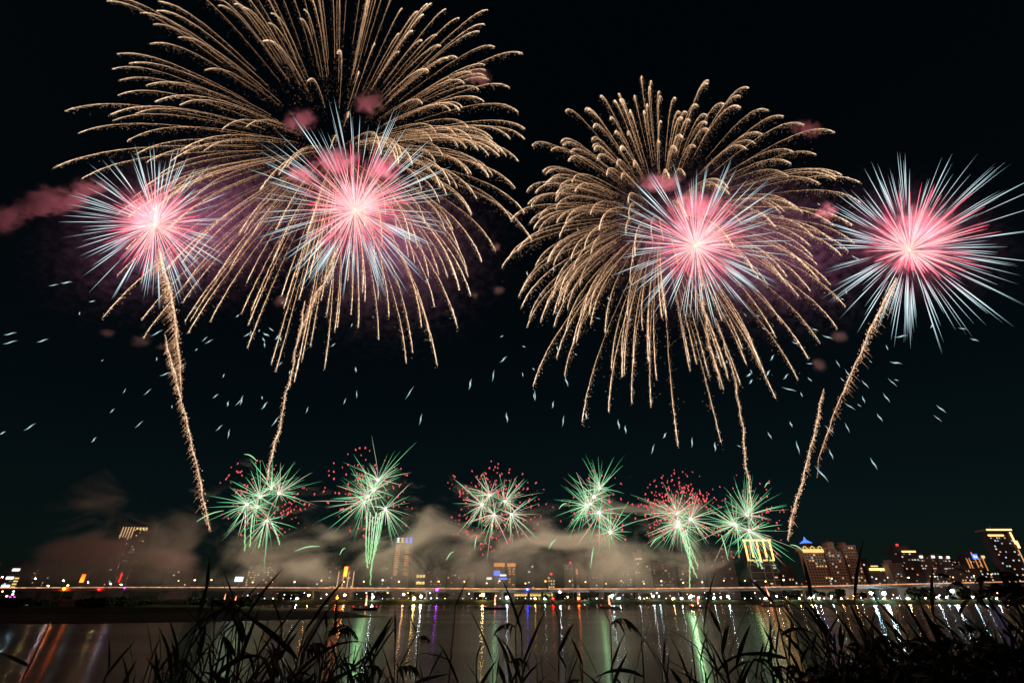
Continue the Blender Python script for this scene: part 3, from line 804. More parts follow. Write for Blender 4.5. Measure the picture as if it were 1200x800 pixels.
t, x0, x1, zt = building(1156, 1182, 622, 470, 'dark', "tallest dark tower with bright gold roof outline at far right", 8, 20, .34, {'white': 4, 'cyan': 2, 'warm': 3}, crown=False)
hh = zt - BANK_Z
block("roof_slab", WALLS['pale'], t, x0 - 3, x1 + .5, 467, 479, zt + .01, zt + 1.2)
block("roof_band", WIN['gold'], t, x0 - 2.5, x1, 466.4, 466.9, zt + .3, zt + 1.5)
block("roof_band", WIN['gold'], t, x0 - 1, x0 + (x1 - x0) * .65, 469.2, 469.6, zt - 4.4, zt - 3.2)
block("light_bar", WIN['gold'], t, x1 - .5, x1 + .8, 469.2, 469.6, zt - hh * .2, zt - 1)
block("light_bar", WIN['gold'], t, x1 + .2, x1 + 2.4, 468.8, 469.1, zt - hh * .26, zt - hh * .15)
block("light_bar", WIN['warm'], t, x1 - .5, x1 + .3, 469.2, 469.6, zt - hh * .8, zt - hh * .28)
block("light_bar", WIN['gold'], t, x1 + 1, x1 + 5, 468.8, 469.1, zt - hh * .56, zt - hh * .5)
block("mast", WALLS['pale'], t, x0 + 9, x0 + 9.5, 474, 474.5, zt + 1.21, zt + 5)
t, x0, x1, zt = building(1184, 1210, 655, 475, 'dark', "dark tower with gold fins at the right edge", 7, 10, .35, W1)
for f_ in (.1, .3, .5): block("light_fin", WIN['warm'], t, x0 + (x1 - x0) * f_, x0 + (x1 - x0) * f_ + .9, 474.3, 474.6, zt - 14, zt - 1)
building(1215, 1245, 650, 480, 'grey', "grey apartment block beyond the tower with gold fins", 8, 10, .3, W1)
building(-40, -8, 660, 490, 'grey', "grey apartment block beyond the shop tower with signs", 8, 8, .3, W1)

# ---------------------------------------------------------------- boats with mortar racks
HULL = surf("black boat hull", (0.03, 0.028, 0.028), 0.5, 0.3, 1.0)
RACK = surf("mortar tube", (0.15, 0.08, 0.06), 0.6, 0.3, 1.0)
BR = glow("boat marker light", (1.0, 0.04, 0.06), .8, True)
def barge(px, py, Ld, label, plume=4.5, n_flames=1):
    Y = H / ((py - 698.0) / 702.0)
    p = at(px, py, Y); x = p.x
    t = empty("firework_barge", (x, Y, 0), label, "barge", "firework barges on the river")
    mb = MB(); hl = Ld / 2
    V = []
    for s in np.linspace(-1, 1, 9):
        w = 2.0 * (1 - abs(s) ** 3 * .65); zt = 1.0 + .35 * abs(s) ** 3
        V += [(x + s * hl, Y - w, zt), (x + s * hl * .96, Y - w * .7, -.3), (x + s * hl * .96, Y + w * .7, -.3), (x + s * hl, Y + w, zt)]
    fs = [(4*i+j, 4*i+4+j, 4*i+4+(j+1) % 4, 4*i+(j+1) % 4) for i in range(8) for j in range(4)] + [(3, 2, 1, 0), (32, 33, 34, 35)]
    mb.add(V, fs); mb.build("hull", HULL, t)
    for k in range(6):
        mb = MB(); xx = x - hl * .5 + k * hl * .2
        mb.tube([(xx, Y, .95), (xx + .1, Y, 2.1)], .2, sides=8); mb.build("mortar_tube", RACK, t)
    for s in (-1, 1):
        mb = MB(); mb.add(ICO1[0] * .42 + np.array([x + s * hl * .93, Y - 1.4, 1.7]), ICO1[1]); mb.build("marker_light", BR, t)
    for k in range(n_flames):
        xx = x + (k - (n_flames - 1) / 2) * 3.2
        ln = plume * random.uniform(.8, 1.1) if n_flames == 1 else random.uniform(2.5, 6)
        lean = random.uniform(-.12, .12)
        f_ = MB(); q = np.linspace(0, 1, 9)
        f_.tube([(xx + lean * ln * s, Y, 2.1 + ln * s) for s in q], .3 * (1 - q) ** .7 * (1 + .4 * np.sin(q * 14)) + .05, sides=6)
        f_.build("flame", FLAME, t)
    return t
barge(580, 713.6, 12, "small barge with red marker lights near the middle of the river")
barge(715, 712.8, 11, "small barge with red marker lights below the fourth green burst")
barge(819, 712.2, 11, "small barge below the fifth green burst's falling stream")
barge(428, 714.6, 12, "small barge below the second green burst's falling stream")
barge(270, 712.0, 20, "barge with several leaping flames off the tip of the dark island", n_flames=4)
barge(905, 710.5, 14, "barge with a leaning red flame before the tower outlined in yellow", plume=9)

# ---------------------------------------------------------------- fireworks
def wave_interp(table, th):
    ks = sorted(table); xs = np.array([k for k in ks] + [ks[0] + 360]); ys = np.array([table[k] for k in ks] + [table[ks[0]]])
    return np.interp((np.degrees(th) - ks[0]) % 360 + ks[0], xs, ys)

def sphere_dirs(n, r):
    i = np.arange(n) + .5
    ph = np.arccos(1 - 2 * i / n); th = math.pi * (1 + 5 ** .5) * i
    d = np.stack([np.cos(th) * np.sin(ph), np.sin(th) * np.sin(ph), np.cos(ph)], 1)
    d += r.normal(0, .07, d.shape)
    return d / np.linalg.norm(d, axis=1)[:, None]

def reach(c_px, Y, table, d):
    """Where a star flung along d ends: d is a direction in space; the table gives the burst's reach for each angle round its centre."""
    c = np.array(at(*c_px, Y))
    th = np.arctan2(d[:, 2], d[:, 0])
    rp = wave_interp(table, th)
    s = np.sqrt(d[:, 0] ** 2 + d[:, 2] ** 2)
    E = np.array([list(at(c_px[0] + r * math.cos(a), c_px[1] - r * math.sin(a), Y)) for r, a in zip(rp, th)]) - c
    mean = np.linalg.norm(E, axis=1).mean()
    out = E * s[:, None]
    sight = c - np.array([0, 0, H]); sight /= np.linalg.norm(sight)
    out += (d[:, 1] * mean * .5)[:, None] * sight
    return c, out

def point_light(name, loc, col, watts, radius):
    l = bpy.data.lights.new(name, 'POINT'); l.color = col; l.energy = watts; l.shadow_soft_size = radius
    o = bpy.data.objects.new(name, l); o.location = loc; COL.objects.link(o)
    return o

def glow_lamp(loc, col, watts, size, tilt=0.0):
    """Lamp added for the broad glow a burst throws on the smoke behind it."""
    l = bpy.data.lights.new("burst_fill", 'AREA'); l.shape = 'DISK'; l.size = size; l.color = col; l.energy = watts  # added disk beside the burst, shining away from camera and water
    o = bpy.data.objects.new("burst_fill", l); o.location = loc; o.rotation_euler = (R(90 + tilt), 0, 0); COL.objects.link(o)
    return o

def gold_burst(c_px, Y, table, n, label, drop, kdrag, seed, spread):
    r = np.random.default_rng(seed)
    base = sphere_dirs(int(n * .6), r)
    extra = base[r.choice(len(base), n - len(base), p=(1 + .9 * (base[:, 2] < .1)) / (1 + .9 * (base[:, 2] < .1)).sum())] + r.normal(0, .1, (n - len(base), 3))
    d = np.concatenate([base, extra]); d[:, 1] *= .8; d /= np.linalg.norm(d, axis=1)[:, None]
    c, E = reach(c_px, Y, table, d)
    t = empty("gold_firework", c, label, "firework", "gold comet fireworks")
    K = (1 - math.exp(-kdrag)) / kdrag
    Rm = np.linalg.norm(E, axis=1).mean()
    G = drop * Rm / ((1 - K) / kdrag)
    px_m = pxm(c_px[0], c_px[1], Y) * 1.17
    order = np.argsort(-np.abs(E[:, 0]) - np.abs(E[:, 2]))
    rest = MB(); nrest = 0
    for rank, i in enumerate(order):
        v0 = (E[i] * r.uniform(.74, 1.08) + np.array([0, 0, drop * Rm])) / K
        t0 = r.uniform(.05, .14); t1 = r.uniform(.9, 1.0)
        f_pos = lambda s: c + v0 * ((1 - np.exp(-kdrag * s)) / kdrag)[:, None] - np.array([0, 0, 1.0]) * (G * (s - (1 - np.exp(-kdrag * s)) / kdrag) / kdrag)[:, None]
        mb = rest if rank >= 98 else MB()
        dimmer = r.uniform(.82, 1.0)
        s = np.linspace(t0 + .06, t1, 24)
        P = f_pos(s); b = (s - t0) / (t1 - t0)
        rad = px_m * (.05 + .2 * b ** 1.3) * r.uniform(.65, 1.2) * np.minimum(1, (1 - (b - .985) / .015 * .8))
        rad *= np.clip((1.02 - b) / .07, .15, 1)
        wob = r.normal(0, .12 * px_m, P.shape)
        mb.tube(P + wob, rad, (.3 + .7 * b) * dimmer, sides=4)
        # grains shed behind the star: they hang below and inside its track
        m = int(430 * r.uniform(.8, 1.2))
        q = r.uniform(0, 1, m) ** .75
        sg = t0 + (t1 - t0) * q
        PG = f_pos(sg)
        age = (1 - q) * .85 + .15
        q *= dimmer
        off = r.exponential(1.0, m) * age * spread * px_m
        PG += off[:, None] * np.array([[0, 0, -1.0]]) + r.normal(0, .5, (m, 3)) * (off * .45 + .25 * px_m)[:, None]
        mb.grains(PG, px_m * r.uniform(.12, .3, m), np.clip(q * .85 + r.normal(0, .15, m), .05, 1))
        if rank < 98: mb.build("gold_trail", GOLD, t)
        else: nrest += 1
    if nrest:
        o = rest.build("gold_trail", GOLD, t); o['kind'] = 'stuff'
    return t

GA = {0: 208, 30: 228, 50: 225, 70: 225, 90: 235, 110: 255, 130: 285, 150: 315, 165: 325, 180: 322, 200: 305, 220: 290, 240: 285, 258: 272, 275: 262, 295: 265, 315: 250, 335: 222}
GB = {0: 232, 20: 218, 40: 205, 60: 176, 80: 162, 100: 156, 120: 155, 140: 165, 160: 172, 180: 176, 200: 186, 220: 212, 240: 240, 260: 256, 280: 258, 300: 252, 320: 245, 340: 240}
gold_burst((393, 178), 312, GA, 265, "largest gold firework with drooping comet trails, upper left sky", .22, 2.8, 5, 4.2)
gold_burst((775, 255), 312, GB, 225, "gold firework with hooked weeping trails over the right half of the river", .27, 3.1, 8, 5.6)

def star_burst(c_px, Y, red, blue, nr, nb, label, seed, watts):
    r = np.random.default_rng(seed)
    c = np.array(at(*c_px, Y))
    t = empty("red_white_firework", c, label, "firework", "red and blue white fireworks")
    px_m = pxm(c_px[0], c_px[1], Y) * 1.17
    mb = MB(); mb.add(ICO2[0] * px_m * 1.0 + c, ICO2[1]); mb.build("core", CORE, t, smooth=True)
    rest_r, rest_b = MB(), MB()
    d = sphere_dirs(nr, r); d = d[r.permutation(nr)]
    cc, E = reach(c_px, Y, red, d)
    for i in range(nr):
        e = E[i] * r.uniform(.76, 1.12); Rm = np.linalg.norm(e)
        q = np.linspace(.03, 1, 9)
        P = c + e * q[:, None] - np.array([0, 0, .04 * Rm]) * (q ** 2)[:, None]
        mb = MB() if i < 97 else rest_r
        mb.tube(P, px_m * np.interp(q, [0, .15, .55, .85, 1], [.05, .16, .42, .4, .06]) * r.uniform(.5, 1.2), np.clip(q * r.uniform(.75, 1.1), 0, 1), sides=5)
        if i < 97: mb.build("red_ray", REDRAY, t)
    base = sphere_dirs(int(nb * .55), r)
    extra = base[r.integers(0, len(base), nb - len(base))] + r.normal(0, .05, (nb - len(base), 3))
    d = np.concatenate([base, extra]); d /= np.linalg.norm(d, axis=1)[:, None]
    cc, E = reach(c_px, Y, blue, d)
    for i in range(nb):
        e = E[i] * r.uniform(.86, 1.16); Rm = np.linalg.norm(e)
        q = np.linspace(r.uniform(.36, .5), 1, 9); b = (q - q[0]) / (1 - q[0])
        P = c + e * q[:, None] - np.array([0, 0, .05 * Rm]) * (q ** 2)[:, None]
        mb = MB() if i < 97 else rest_b
        mb.tube(P, px_m * np.interp(b, [0, .3, .5, .8, 1], [.08, .22, .27, .2, .04]) * r.uniform(.55, 1.25), np.clip(b * r.uniform(.85, 1.1), 0, 1), sides=5)
        if i < 97: mb.build("white_ray", BLUERAY, t)
    for mb, nm, mt in ((rest_r, "red_ray", REDRAY), (rest_b, "white_ray", BLUERAY)):
        if mb.n: o = mb.build(nm, mt, t); o['kind'] = 'stuff'
    o = glow_lamp((0, -16, 0), (1.0, .31, .42), watts * 5.4, 36, 24); o.parent = t
    return t

star_burst((182, 263), 296, {0: 55, 45: 62, 90: 52, 135: 55, 180: 60, 225: 58, 270: 58, 315: 55}, {0: 92, 45: 92, 90: 92, 135: 100, 180: 104, 225: 92, 270: 80, 315: 86}, 125, 160, "red and white star firework at upper left, leftmost and smallest of four", 21, 90000)
star_burst((416, 246), 305, {0: 72, 45: 82, 90: 88, 135: 88, 180: 62, 225: 58, 270: 58, 315: 62}, {0: 110, 45: 118, 90: 128, 135: 130, 180: 118, 225: 100, 270: 95, 315: 100}, 150, 200, "red and white star firework in the heart of the largest gold firework", 22, 90000)
star_burst((815, 288), 305, {0: 64, 45: 76, 90: 72, 135: 66, 180: 56, 225: 48, 270: 40, 315: 52}, {0: 104, 45: 112, 90: 100, 135: 100, 180: 92, 225: 88, 270: 82, 315: 92}, 150, 200, "red and white star firework in the heart of the right gold firework", 23, 80000)
star_burst((1066, 293), 296, {0: 98, 30: 105, 60: 88, 90: 72, 135: 62, 180: 52, 225: 28, 270: 24, 315: 48, 340: 82}, {0: 140, 30: 165, 60: 145, 90: 112, 135: 104, 180: 106, 225: 98, 270: 98, 315: 125, 340: 150}, 150, 200, "red and white star firework at far right, rays stretched to the upper right", 24, 70000)

# rising tails
def tail(pts, Y, label, w0, w1, seed, feather=0, wav=1.2, b0=1.0, b1=1.0):
    """pts run from the top of the track down to the river."""
    r = np.random.default_rng(seed)
    P = np.array([list(at(x, y, Y)) for x, y in pts])
    seg = np.r_[0, np.cumsum(np.linalg.norm(np.diff(P, axis=0), axis=1))]
    n = 70
    u = np.linspace(0, seg[-1], n)
    Q = np.stack([np.interp(u, seg, P[:, k]) for k in range(3)], 1)
    # smooth it, then let it wander
    for _ in range(6): Q[1:-1] = (Q[:-2] + Q[1:-1] * 2 + Q[2:]) / 4
    px_m = np.array([pxm(600, 400 - 0, Y) for _ in range(n)]) * 1.0
    q = u / seg[-1]
    Q[:, 0] += wav * (np.sin(u * .16 + seed) * .6 + np.sin(u * .37) * .4)
    w = w0 + (w1 - w0) * q
    bb = b0 + (b1 - b0) * q
    w = w * np.minimum(1, q / .1 + .2) * np.minimum(1, (1 - q) / .12 + .3)
    t = empty("rising_tail", Q[-1], label, "firework trail", "rising tails of the fireworks")
    mb = MB(); mb.tube(Q, np.maximum(.12, .26 * w * (.7 + .5 * r.random(n))) * (.3 + .7 * bb), .45 + .5 * bb, sides=5); mb.build("ember_core", TAIL, t)
    mb = MB(); m = 1100
    i = r.random(m); G = np.stack([np.interp(i, q, Q[:, k]) for k in range(3)], 1); ww = np.interp(i, q, w); bg_ = np.interp(i, q, bb)
    sgn = np.abs(r.normal(0, 1, m)) * .85
    G += np.stack([r.normal(0, .42, m) * ww * 1.1, r.normal(0, .5, m) * ww, -sgn * ww * .9], 1)
    keep = r.random(m) < .25 + .75 * bg_
    mb.grains(G[keep], (r.uniform(.2, .42, m) * np.sqrt(ww / 2 + .3))[keep], np.clip(bg_ * .75 + r.normal(0, .2, m), .05, 1)[keep])
    for k in range(feather):
        j = r.random() ** 1.1 * .9; g = np.array([np.interp(j, q, Q[:, a]) for a in range(3)]); wj = np.interp(j, q, w)
        sd = r.choice([-1, -1, 1]); L_ = wj * r.uniform(1.5, 3.2)
        s_ = np.linspace(0, 1, 5)
        mb.tube(g + np.stack([sd * L_ * .55 * s_, r.normal(0, .3) * s_, -L_ * (s_ ** 1.3)], 1), .22 * (1 - s_ * .8), np.clip(.8 - .6 * s_, 0, 1) * np.interp(j, q, bb), sides=3)
    mb.build("ember_spray", TAIL, t)
    return t
tail([(186, 290), (193, 318), (202, 350), (207, 390), (211, 430), (213, 462)], 294, "thick feathery tail hanging below the leftmost star firework, fading before the ground", 4.2, 3.0, 1, 170, .5, 1.0, .25)
tail([(193, 392), (200, 420), (208, 450), (217, 487), (225, 520), (232, 552), (240, 590), (246, 622)], 288, "thin bright tail climbing from the river toward the leftmost star firework", 1.2, 2.1, 2, 90, .5, .9, .55)
tail([(396, 290), (388, 315), (372, 345), (358, 372), (352, 395)], 304, "broad wavering tail just below the largest firework's red heart", 2.6, 2.2, 3, 60, 1.6, .9, .45)
tail([(358, 352), (352, 385), (344, 425), (335, 465), (325, 510), (318, 540), (311, 566)], 300, "thin tail rising from the first green burst toward the largest gold firework", 1.1, 1.5, 4, 40, .9, .8, .9)
tail([(818, 308), (823, 345), (828, 385), (835, 420), (846, 455)], 304, "wavering tail just below the right gold firework's red heart", 2.0, 1.6, 5, 30, 1.2, .75, .4)
tail([(838, 372), (848, 400), (858, 432), (866, 470), (871, 510), (875, 548), (880, 590), (883, 612)], 300, "thin tail rising from the sixth green burst toward the right gold firework", 1.1, 1.3, 6, 25, .8, .7, .9)
tail([(1050, 325), (1038, 350), (1020, 385), (1008, 415), (994, 445), (981, 475), (970, 505), (960, 535), (957, 560)], 294, "thick feathery tail bending down from the far right star firework", 3.6, 1.4, 7, 110, .5, 1.0, .12)
tail([(965, 455), (958, 490), (950, 525), (940, 562), (930, 598), (922, 632)], 288, "thin tail climbing left of the thick feathery tail at right", 1.1, 1.6, 9, 50, .5, .8, .7)

# drifting blue white embers
_sp = None
def spark(px, py, Y, ang, L_px, w):
    global _sp
    if _sp is None:
        mb = MB(); q = np.linspace(-.5, .5, 7)
        mb.tube(np.stack([q, 0 * q, .04 * np.sin(q * 9)], 1), .075 * np.cos(q * 3.0) + .004, q + .5, sides=4)
        _sp = mb.build("falling_spark", SPARK, loc=(0, 0, 0)); o = _sp
    else:
        o = _sp.copy(); COL.objects.link(o)
    m = pxm(px, py, Y)
    o.location = at(px, py, Y)
    o.scale = (L_px * m, w * m * 9, w * m * 9)
    o.rotation_euler = (0, -ang, 0)
    return tag(o, "short blue white falling spark drifting in the dark sky below the bursts", "spark", "drifting blue white sparks")
explicit = [(12,391,15,10),(12,401,15,11),(50,399,20,8),(35,500,40,9),(3,507,35,6),(110,515,62,8),(63,334,10,8),(78,331,5,9),(108,353,12,7),(163,497,58,9),(173,459,60,7),(184,390,35,9),(211,430,38,10),(194,438,30,9),(262,440,80,4),
  (283,469,-88,8),(280,471,60,8),(267,473,-88,8),(290,392,38,7),(312,392,-30,6),(318,386,-32,7),(245,400,35,7),(240,397,50,6),(257,501,50,10),(268,508,-85,9),(310,475,62,9),(323,493,70,9),(325,395,60,6),(309,398,-60,5),(404,470,82,9),(417,433,-80,8),(418,462,-85,8),
  (360,480,80,9),(480,460,62,12),(493,491,85,11),(551,450,80,10),(578,440,85,12),(590,421,50,8),(594,489,-88,11),(626,465,-80,9),(627,463,-85,9),(664,447,-75,10),(648,474,72,8),(660,493,80,10),(687,487,80,8),(725,497,-88,9),(733,503,-85,8),
  (779,510,60,9),(765,526,65,9),(811,518,80,8),(838,523,86,8),(927,497,-85,8),(902,510,-75,9),(935,524,-88,11),(963,555,-62,14),(1024,543,-80,11),(1092,382,40,6),(1128,385,-15,10),(1142,398,-25,9),(1103,479,-55,11),(1099,490,-52,10),(1056,394,12,16),(1050,425,-10,9),
  (1046,448,-62,10),(1039,466,-75,10),(1014,450,-70,12),(1012,468,-85,10),(994,438,-72,10),(996,476,-40,9),(1031,489,-72,10),(993,501,-88,10),(974,532,-88,10),(972,503,-50,9),(949,426,-10,7),(982,426,-80,7),(970,395,-20,8),(955,386,-25,7),(932,402,-30,7),(921,441,45,10),(925,456,-12,16),(900,437,50,9),(880,447,45,8),(878,439,30,7),(905,419,55,9)]
for (px, py, a, L_) in explicit:
    spark(px, py, random.uniform(285, 330), R(a + random.uniform(-6, 6)), L_ * random.uniform(.9, 1.7), random.uniform(.6, 1.2))
for _ in range(75):
    cx, cy_, sx, sy = random.choice([(700, 390, 60, 50), (900, 410, 45, 45), (1010, 430, 60, 40), (290, 330, 60, 60), (250, 400, 60, 50), (640, 340, 40, 50), (880, 300, 50, 60), (450, 340, 60, 60), (150, 420, 60, 60), (980, 330, 60, 50)])
    px, py = random.gauss(cx, sx), random.gauss(cy_, sy)
    if py > 545: continue
    spark(px, py, random.uniform(285, 330), R(random.uniform(-110, -20) if px > 600 else random.uniform(20, 110)), random.uniform(3.5, 8), random.uniform(.5, .9))

# ---- six green crossette bursts low over the river
def green_burst(n_, centres, rays, R_px, label, seed, nred, red_c, red_r, falls=(), strays=(), watts=16000, water=1300, pale=.2, Y=266):
    r = np.random.default_rng(seed)
    cx, cy_ = np.mean([c[0] for c in centres]), np.mean([c[1] for c in centres])
    c0 = np.array(at(cx, cy_, Y)); m = pxm(cx, cy_, Y)
    t = empty("green_firework", c0, label, "firework", "low green fireworks in a row over the river")
    for ci, (px, py) in enumerate(centres):
        c = np.array(at(px, py, Y + r.uniform(-4, 4)))
        size = r.uniform(1.1, 1.7)
        mb = MB(); mb.add(ICO1[0] * m * size + c, ICO1[1]); core = mb.build("burst_core", COREG, t)
        d = r.normal(size=(rays, 3)); d /= np.linalg.norm(d, axis=1)[:, None]
        out = np.array([c[0] - c0[0], 0, c[2] - c0[2]]); out /= np.linalg.norm(out) + 1e-6
        d = d + (out * .35 if (px, py) != (715, 623.7) else np.array([.15, 0, .45]))
        for i in range(rays):
            L_ = R_px * m * r.uniform(.3, 1.0) * (1.15 if r.random() < .3 else 1)
            q = np.linspace(.04, 1, 8)
            wob = r.normal(0, .015 * L_)
            P = c + d[i] * (L_ * q)[:, None] - np.array([0, 0, r.uniform(.02, .13) * L_]) * (q ** 2.2)[:, None] + np.array([1, 0, 0]) * (wob * np.sin(q * 5))[:, None]
            mb = MB(); mb.tube(P, m * np.interp(q, [0, .4, .8, 1], [.15, .22, .19, .04]) * r.uniform(.45, 1.35), np.clip(q * r.uniform(.7, 1.1), 0, 1), sides=4)
            mb.build(*(("white_ray", PALERAY) if r.random() < pale else ("green_ray", GREENRAY)), core)
    rest = MB()
    for k in range(nred):
        d = r.normal(size=3); d /= np.linalg.norm(d); k_ = r.uniform(.25, 1.1)
        p = np.array(at(red_c[0] + d[0] * red_r[0] * k_ , red_c[1] - d[2] * red_r[1] * k_, Y)) + np.array([0, d[1] * red_r[0] * m, 0])
        s = m * r.uniform(.5, 1.1)
        mb = MB() if k < 96 else rest
        mb.tube([p, p + np.array([r.normal(0, .4), 0, r.uniform(-1.4, -.5)]) * s, p + np.array([r.normal(0, .7), 0, -2.2]) * s], [s * .75, s * .8, s * .2], sides=5)
        if k < 96: mb.build("red_star", REDSTAR, t)
    if nred > 96:
        o = rest.build("red_star", REDSTAR, t); o['kind'] = 'stuff'
    for pts in falls:
        P = np.array([list(at(x, y, Y)) for x, y in pts]); s = np.linspace(0, 1, 26); k_ = np.linspace(0, 1, len(P))
        Q = np.stack([np.interp(s, k_, P[:, a]) for a in range(3)], 1)
        Q[:, 0] += np.sin(s * 38 + seed) * m * .5 * s
        mb = MB(); mb.tube(Q, m * (.45 + .35 * r.random(26)), s, sides=4); mb.build("falling_stream", GREENFALL, t)
    for (x0, y0, x1, y1) in strays:
        q = np.linspace(0, 1, 7)
        P = np.array([list(at(x0 + (x1 - x0) * s, y0 + (y1 - y0) * s - 2.5 * math.sin(s * 3.14), Y)) for s in q])
        mb = MB(); mb.tube(P, m * .6 * np.sin(q * 2.6 + .25), .3 + .5 * (1 - q), sides=4); mb.build("stray_star", GREENFALL, t)
    l = glow_lamp((0, -10, 4), (1.0, .96, .74), watts * 2.3, 24, -22); l.parent = t
    if water: l = point_light("burst_fill", Vector((0, 3, -12)), (.42, 1.0, .42), water, 1.2); l.parent = t  # green lamp added below the burst to colour the water
    return t

green_burst(1, [(317.8, 572), (326.8, 577.6), (289.6, 590.5), (301.6, 593.4), (312.8, 609.6), (305, 582)], 40, 37, "loose green firework with red stars, leftmost of the six low bursts", 31, 170, (312, 585), (51, 47),
            falls=[[(288, 600), (287, 620), (287, 645)], [(296, 602), (294, 622), (293, 640)], [(310, 612), (306, 628), (303, 642)], [(318, 612), (324, 625), (328, 638)]],
            strays=[(262, 598, 230, 611), (286, 532, 301, 540), (345, 646, 375, 640)], watts=17000)
green_burst(2, [(443, 562), (431.8, 581.5), (451.6, 595.6), (427, 588), (438, 574)], 40, 44, "tall green firework with a long green stream falling to the water", 32, 150, (430, 578), (51, 58),
            falls=[[(430, 600), (429, 630), (429, 652), (431, 665)], [(434, 600), (432, 635), (431, 660)], [(446, 600), (441, 635), (435, 665), (434, 685)], [(443, 605), (439, 640), (434, 672)], [(441, 600), (436, 640), (433, 660)], [(437, 605), (434, 650)], [(449, 600), (444, 628), (439, 650)]],
            strays=[(405, 642, 398, 650)], watts=26000, water=8000)
green_burst(3, [(565, 591), (591.4, 586.6), (579, 602.4), (599, 602.4), (574, 580)], 40, 35, "compact green firework ringed densely by red stars, third from left in the low row", 33, 290, (578, 594), (58, 56),
            strays=[(532, 646, 523, 656), (652, 632, 643, 643), (559, 628, 556, 643)], watts=15000, pale=.55)
green_burst(4, [(696, 582), (687, 592), (715, 623.7), (703, 572), (692, 590), (702, 600)], 40, 36, "small green firework with few red stars and a low side burst", 34, 110, (697, 595), (49, 44), strays=[(696, 640, 692, 665), (665, 590, 655, 596)], watts=13000, water=1800)
green_burst(5, [(793, 601), (794.6, 615.7), (809, 608), (795, 612)], 52, 40, "green firework crowded with red stars at its top, a stream falling to the right", 35, 330, (792, 592), (47, 40),
            falls=[[(797, 620), (803, 640), (810, 662), (817, 677)], [(799, 620), (806, 645), (813, 668)], [(803, 620), (809, 640), (818, 664)], [(801, 622), (806, 640), (812, 655)], [(808, 640), (808.5, 665), (808, 688)]],
            strays=[(775, 628, 762, 640), (845, 626, 853, 655)], watts=20000, water=8500, pale=.5)
green_burst(6, [(875.6, 603.4), (862, 614.6), (877.9, 621.4)], 69, 41, "wide green firework over the tower outlined in yellow, rightmost of the low row", 36, 120, (872, 608), (51, 49),
            falls=[[(879, 625), (884, 645), (890, 658), (893, 666)], [(878, 626), (882, 645), (889, 664)]], strays=[(926, 638, 943, 647), (896, 571, 902, 566)], watts=12000)

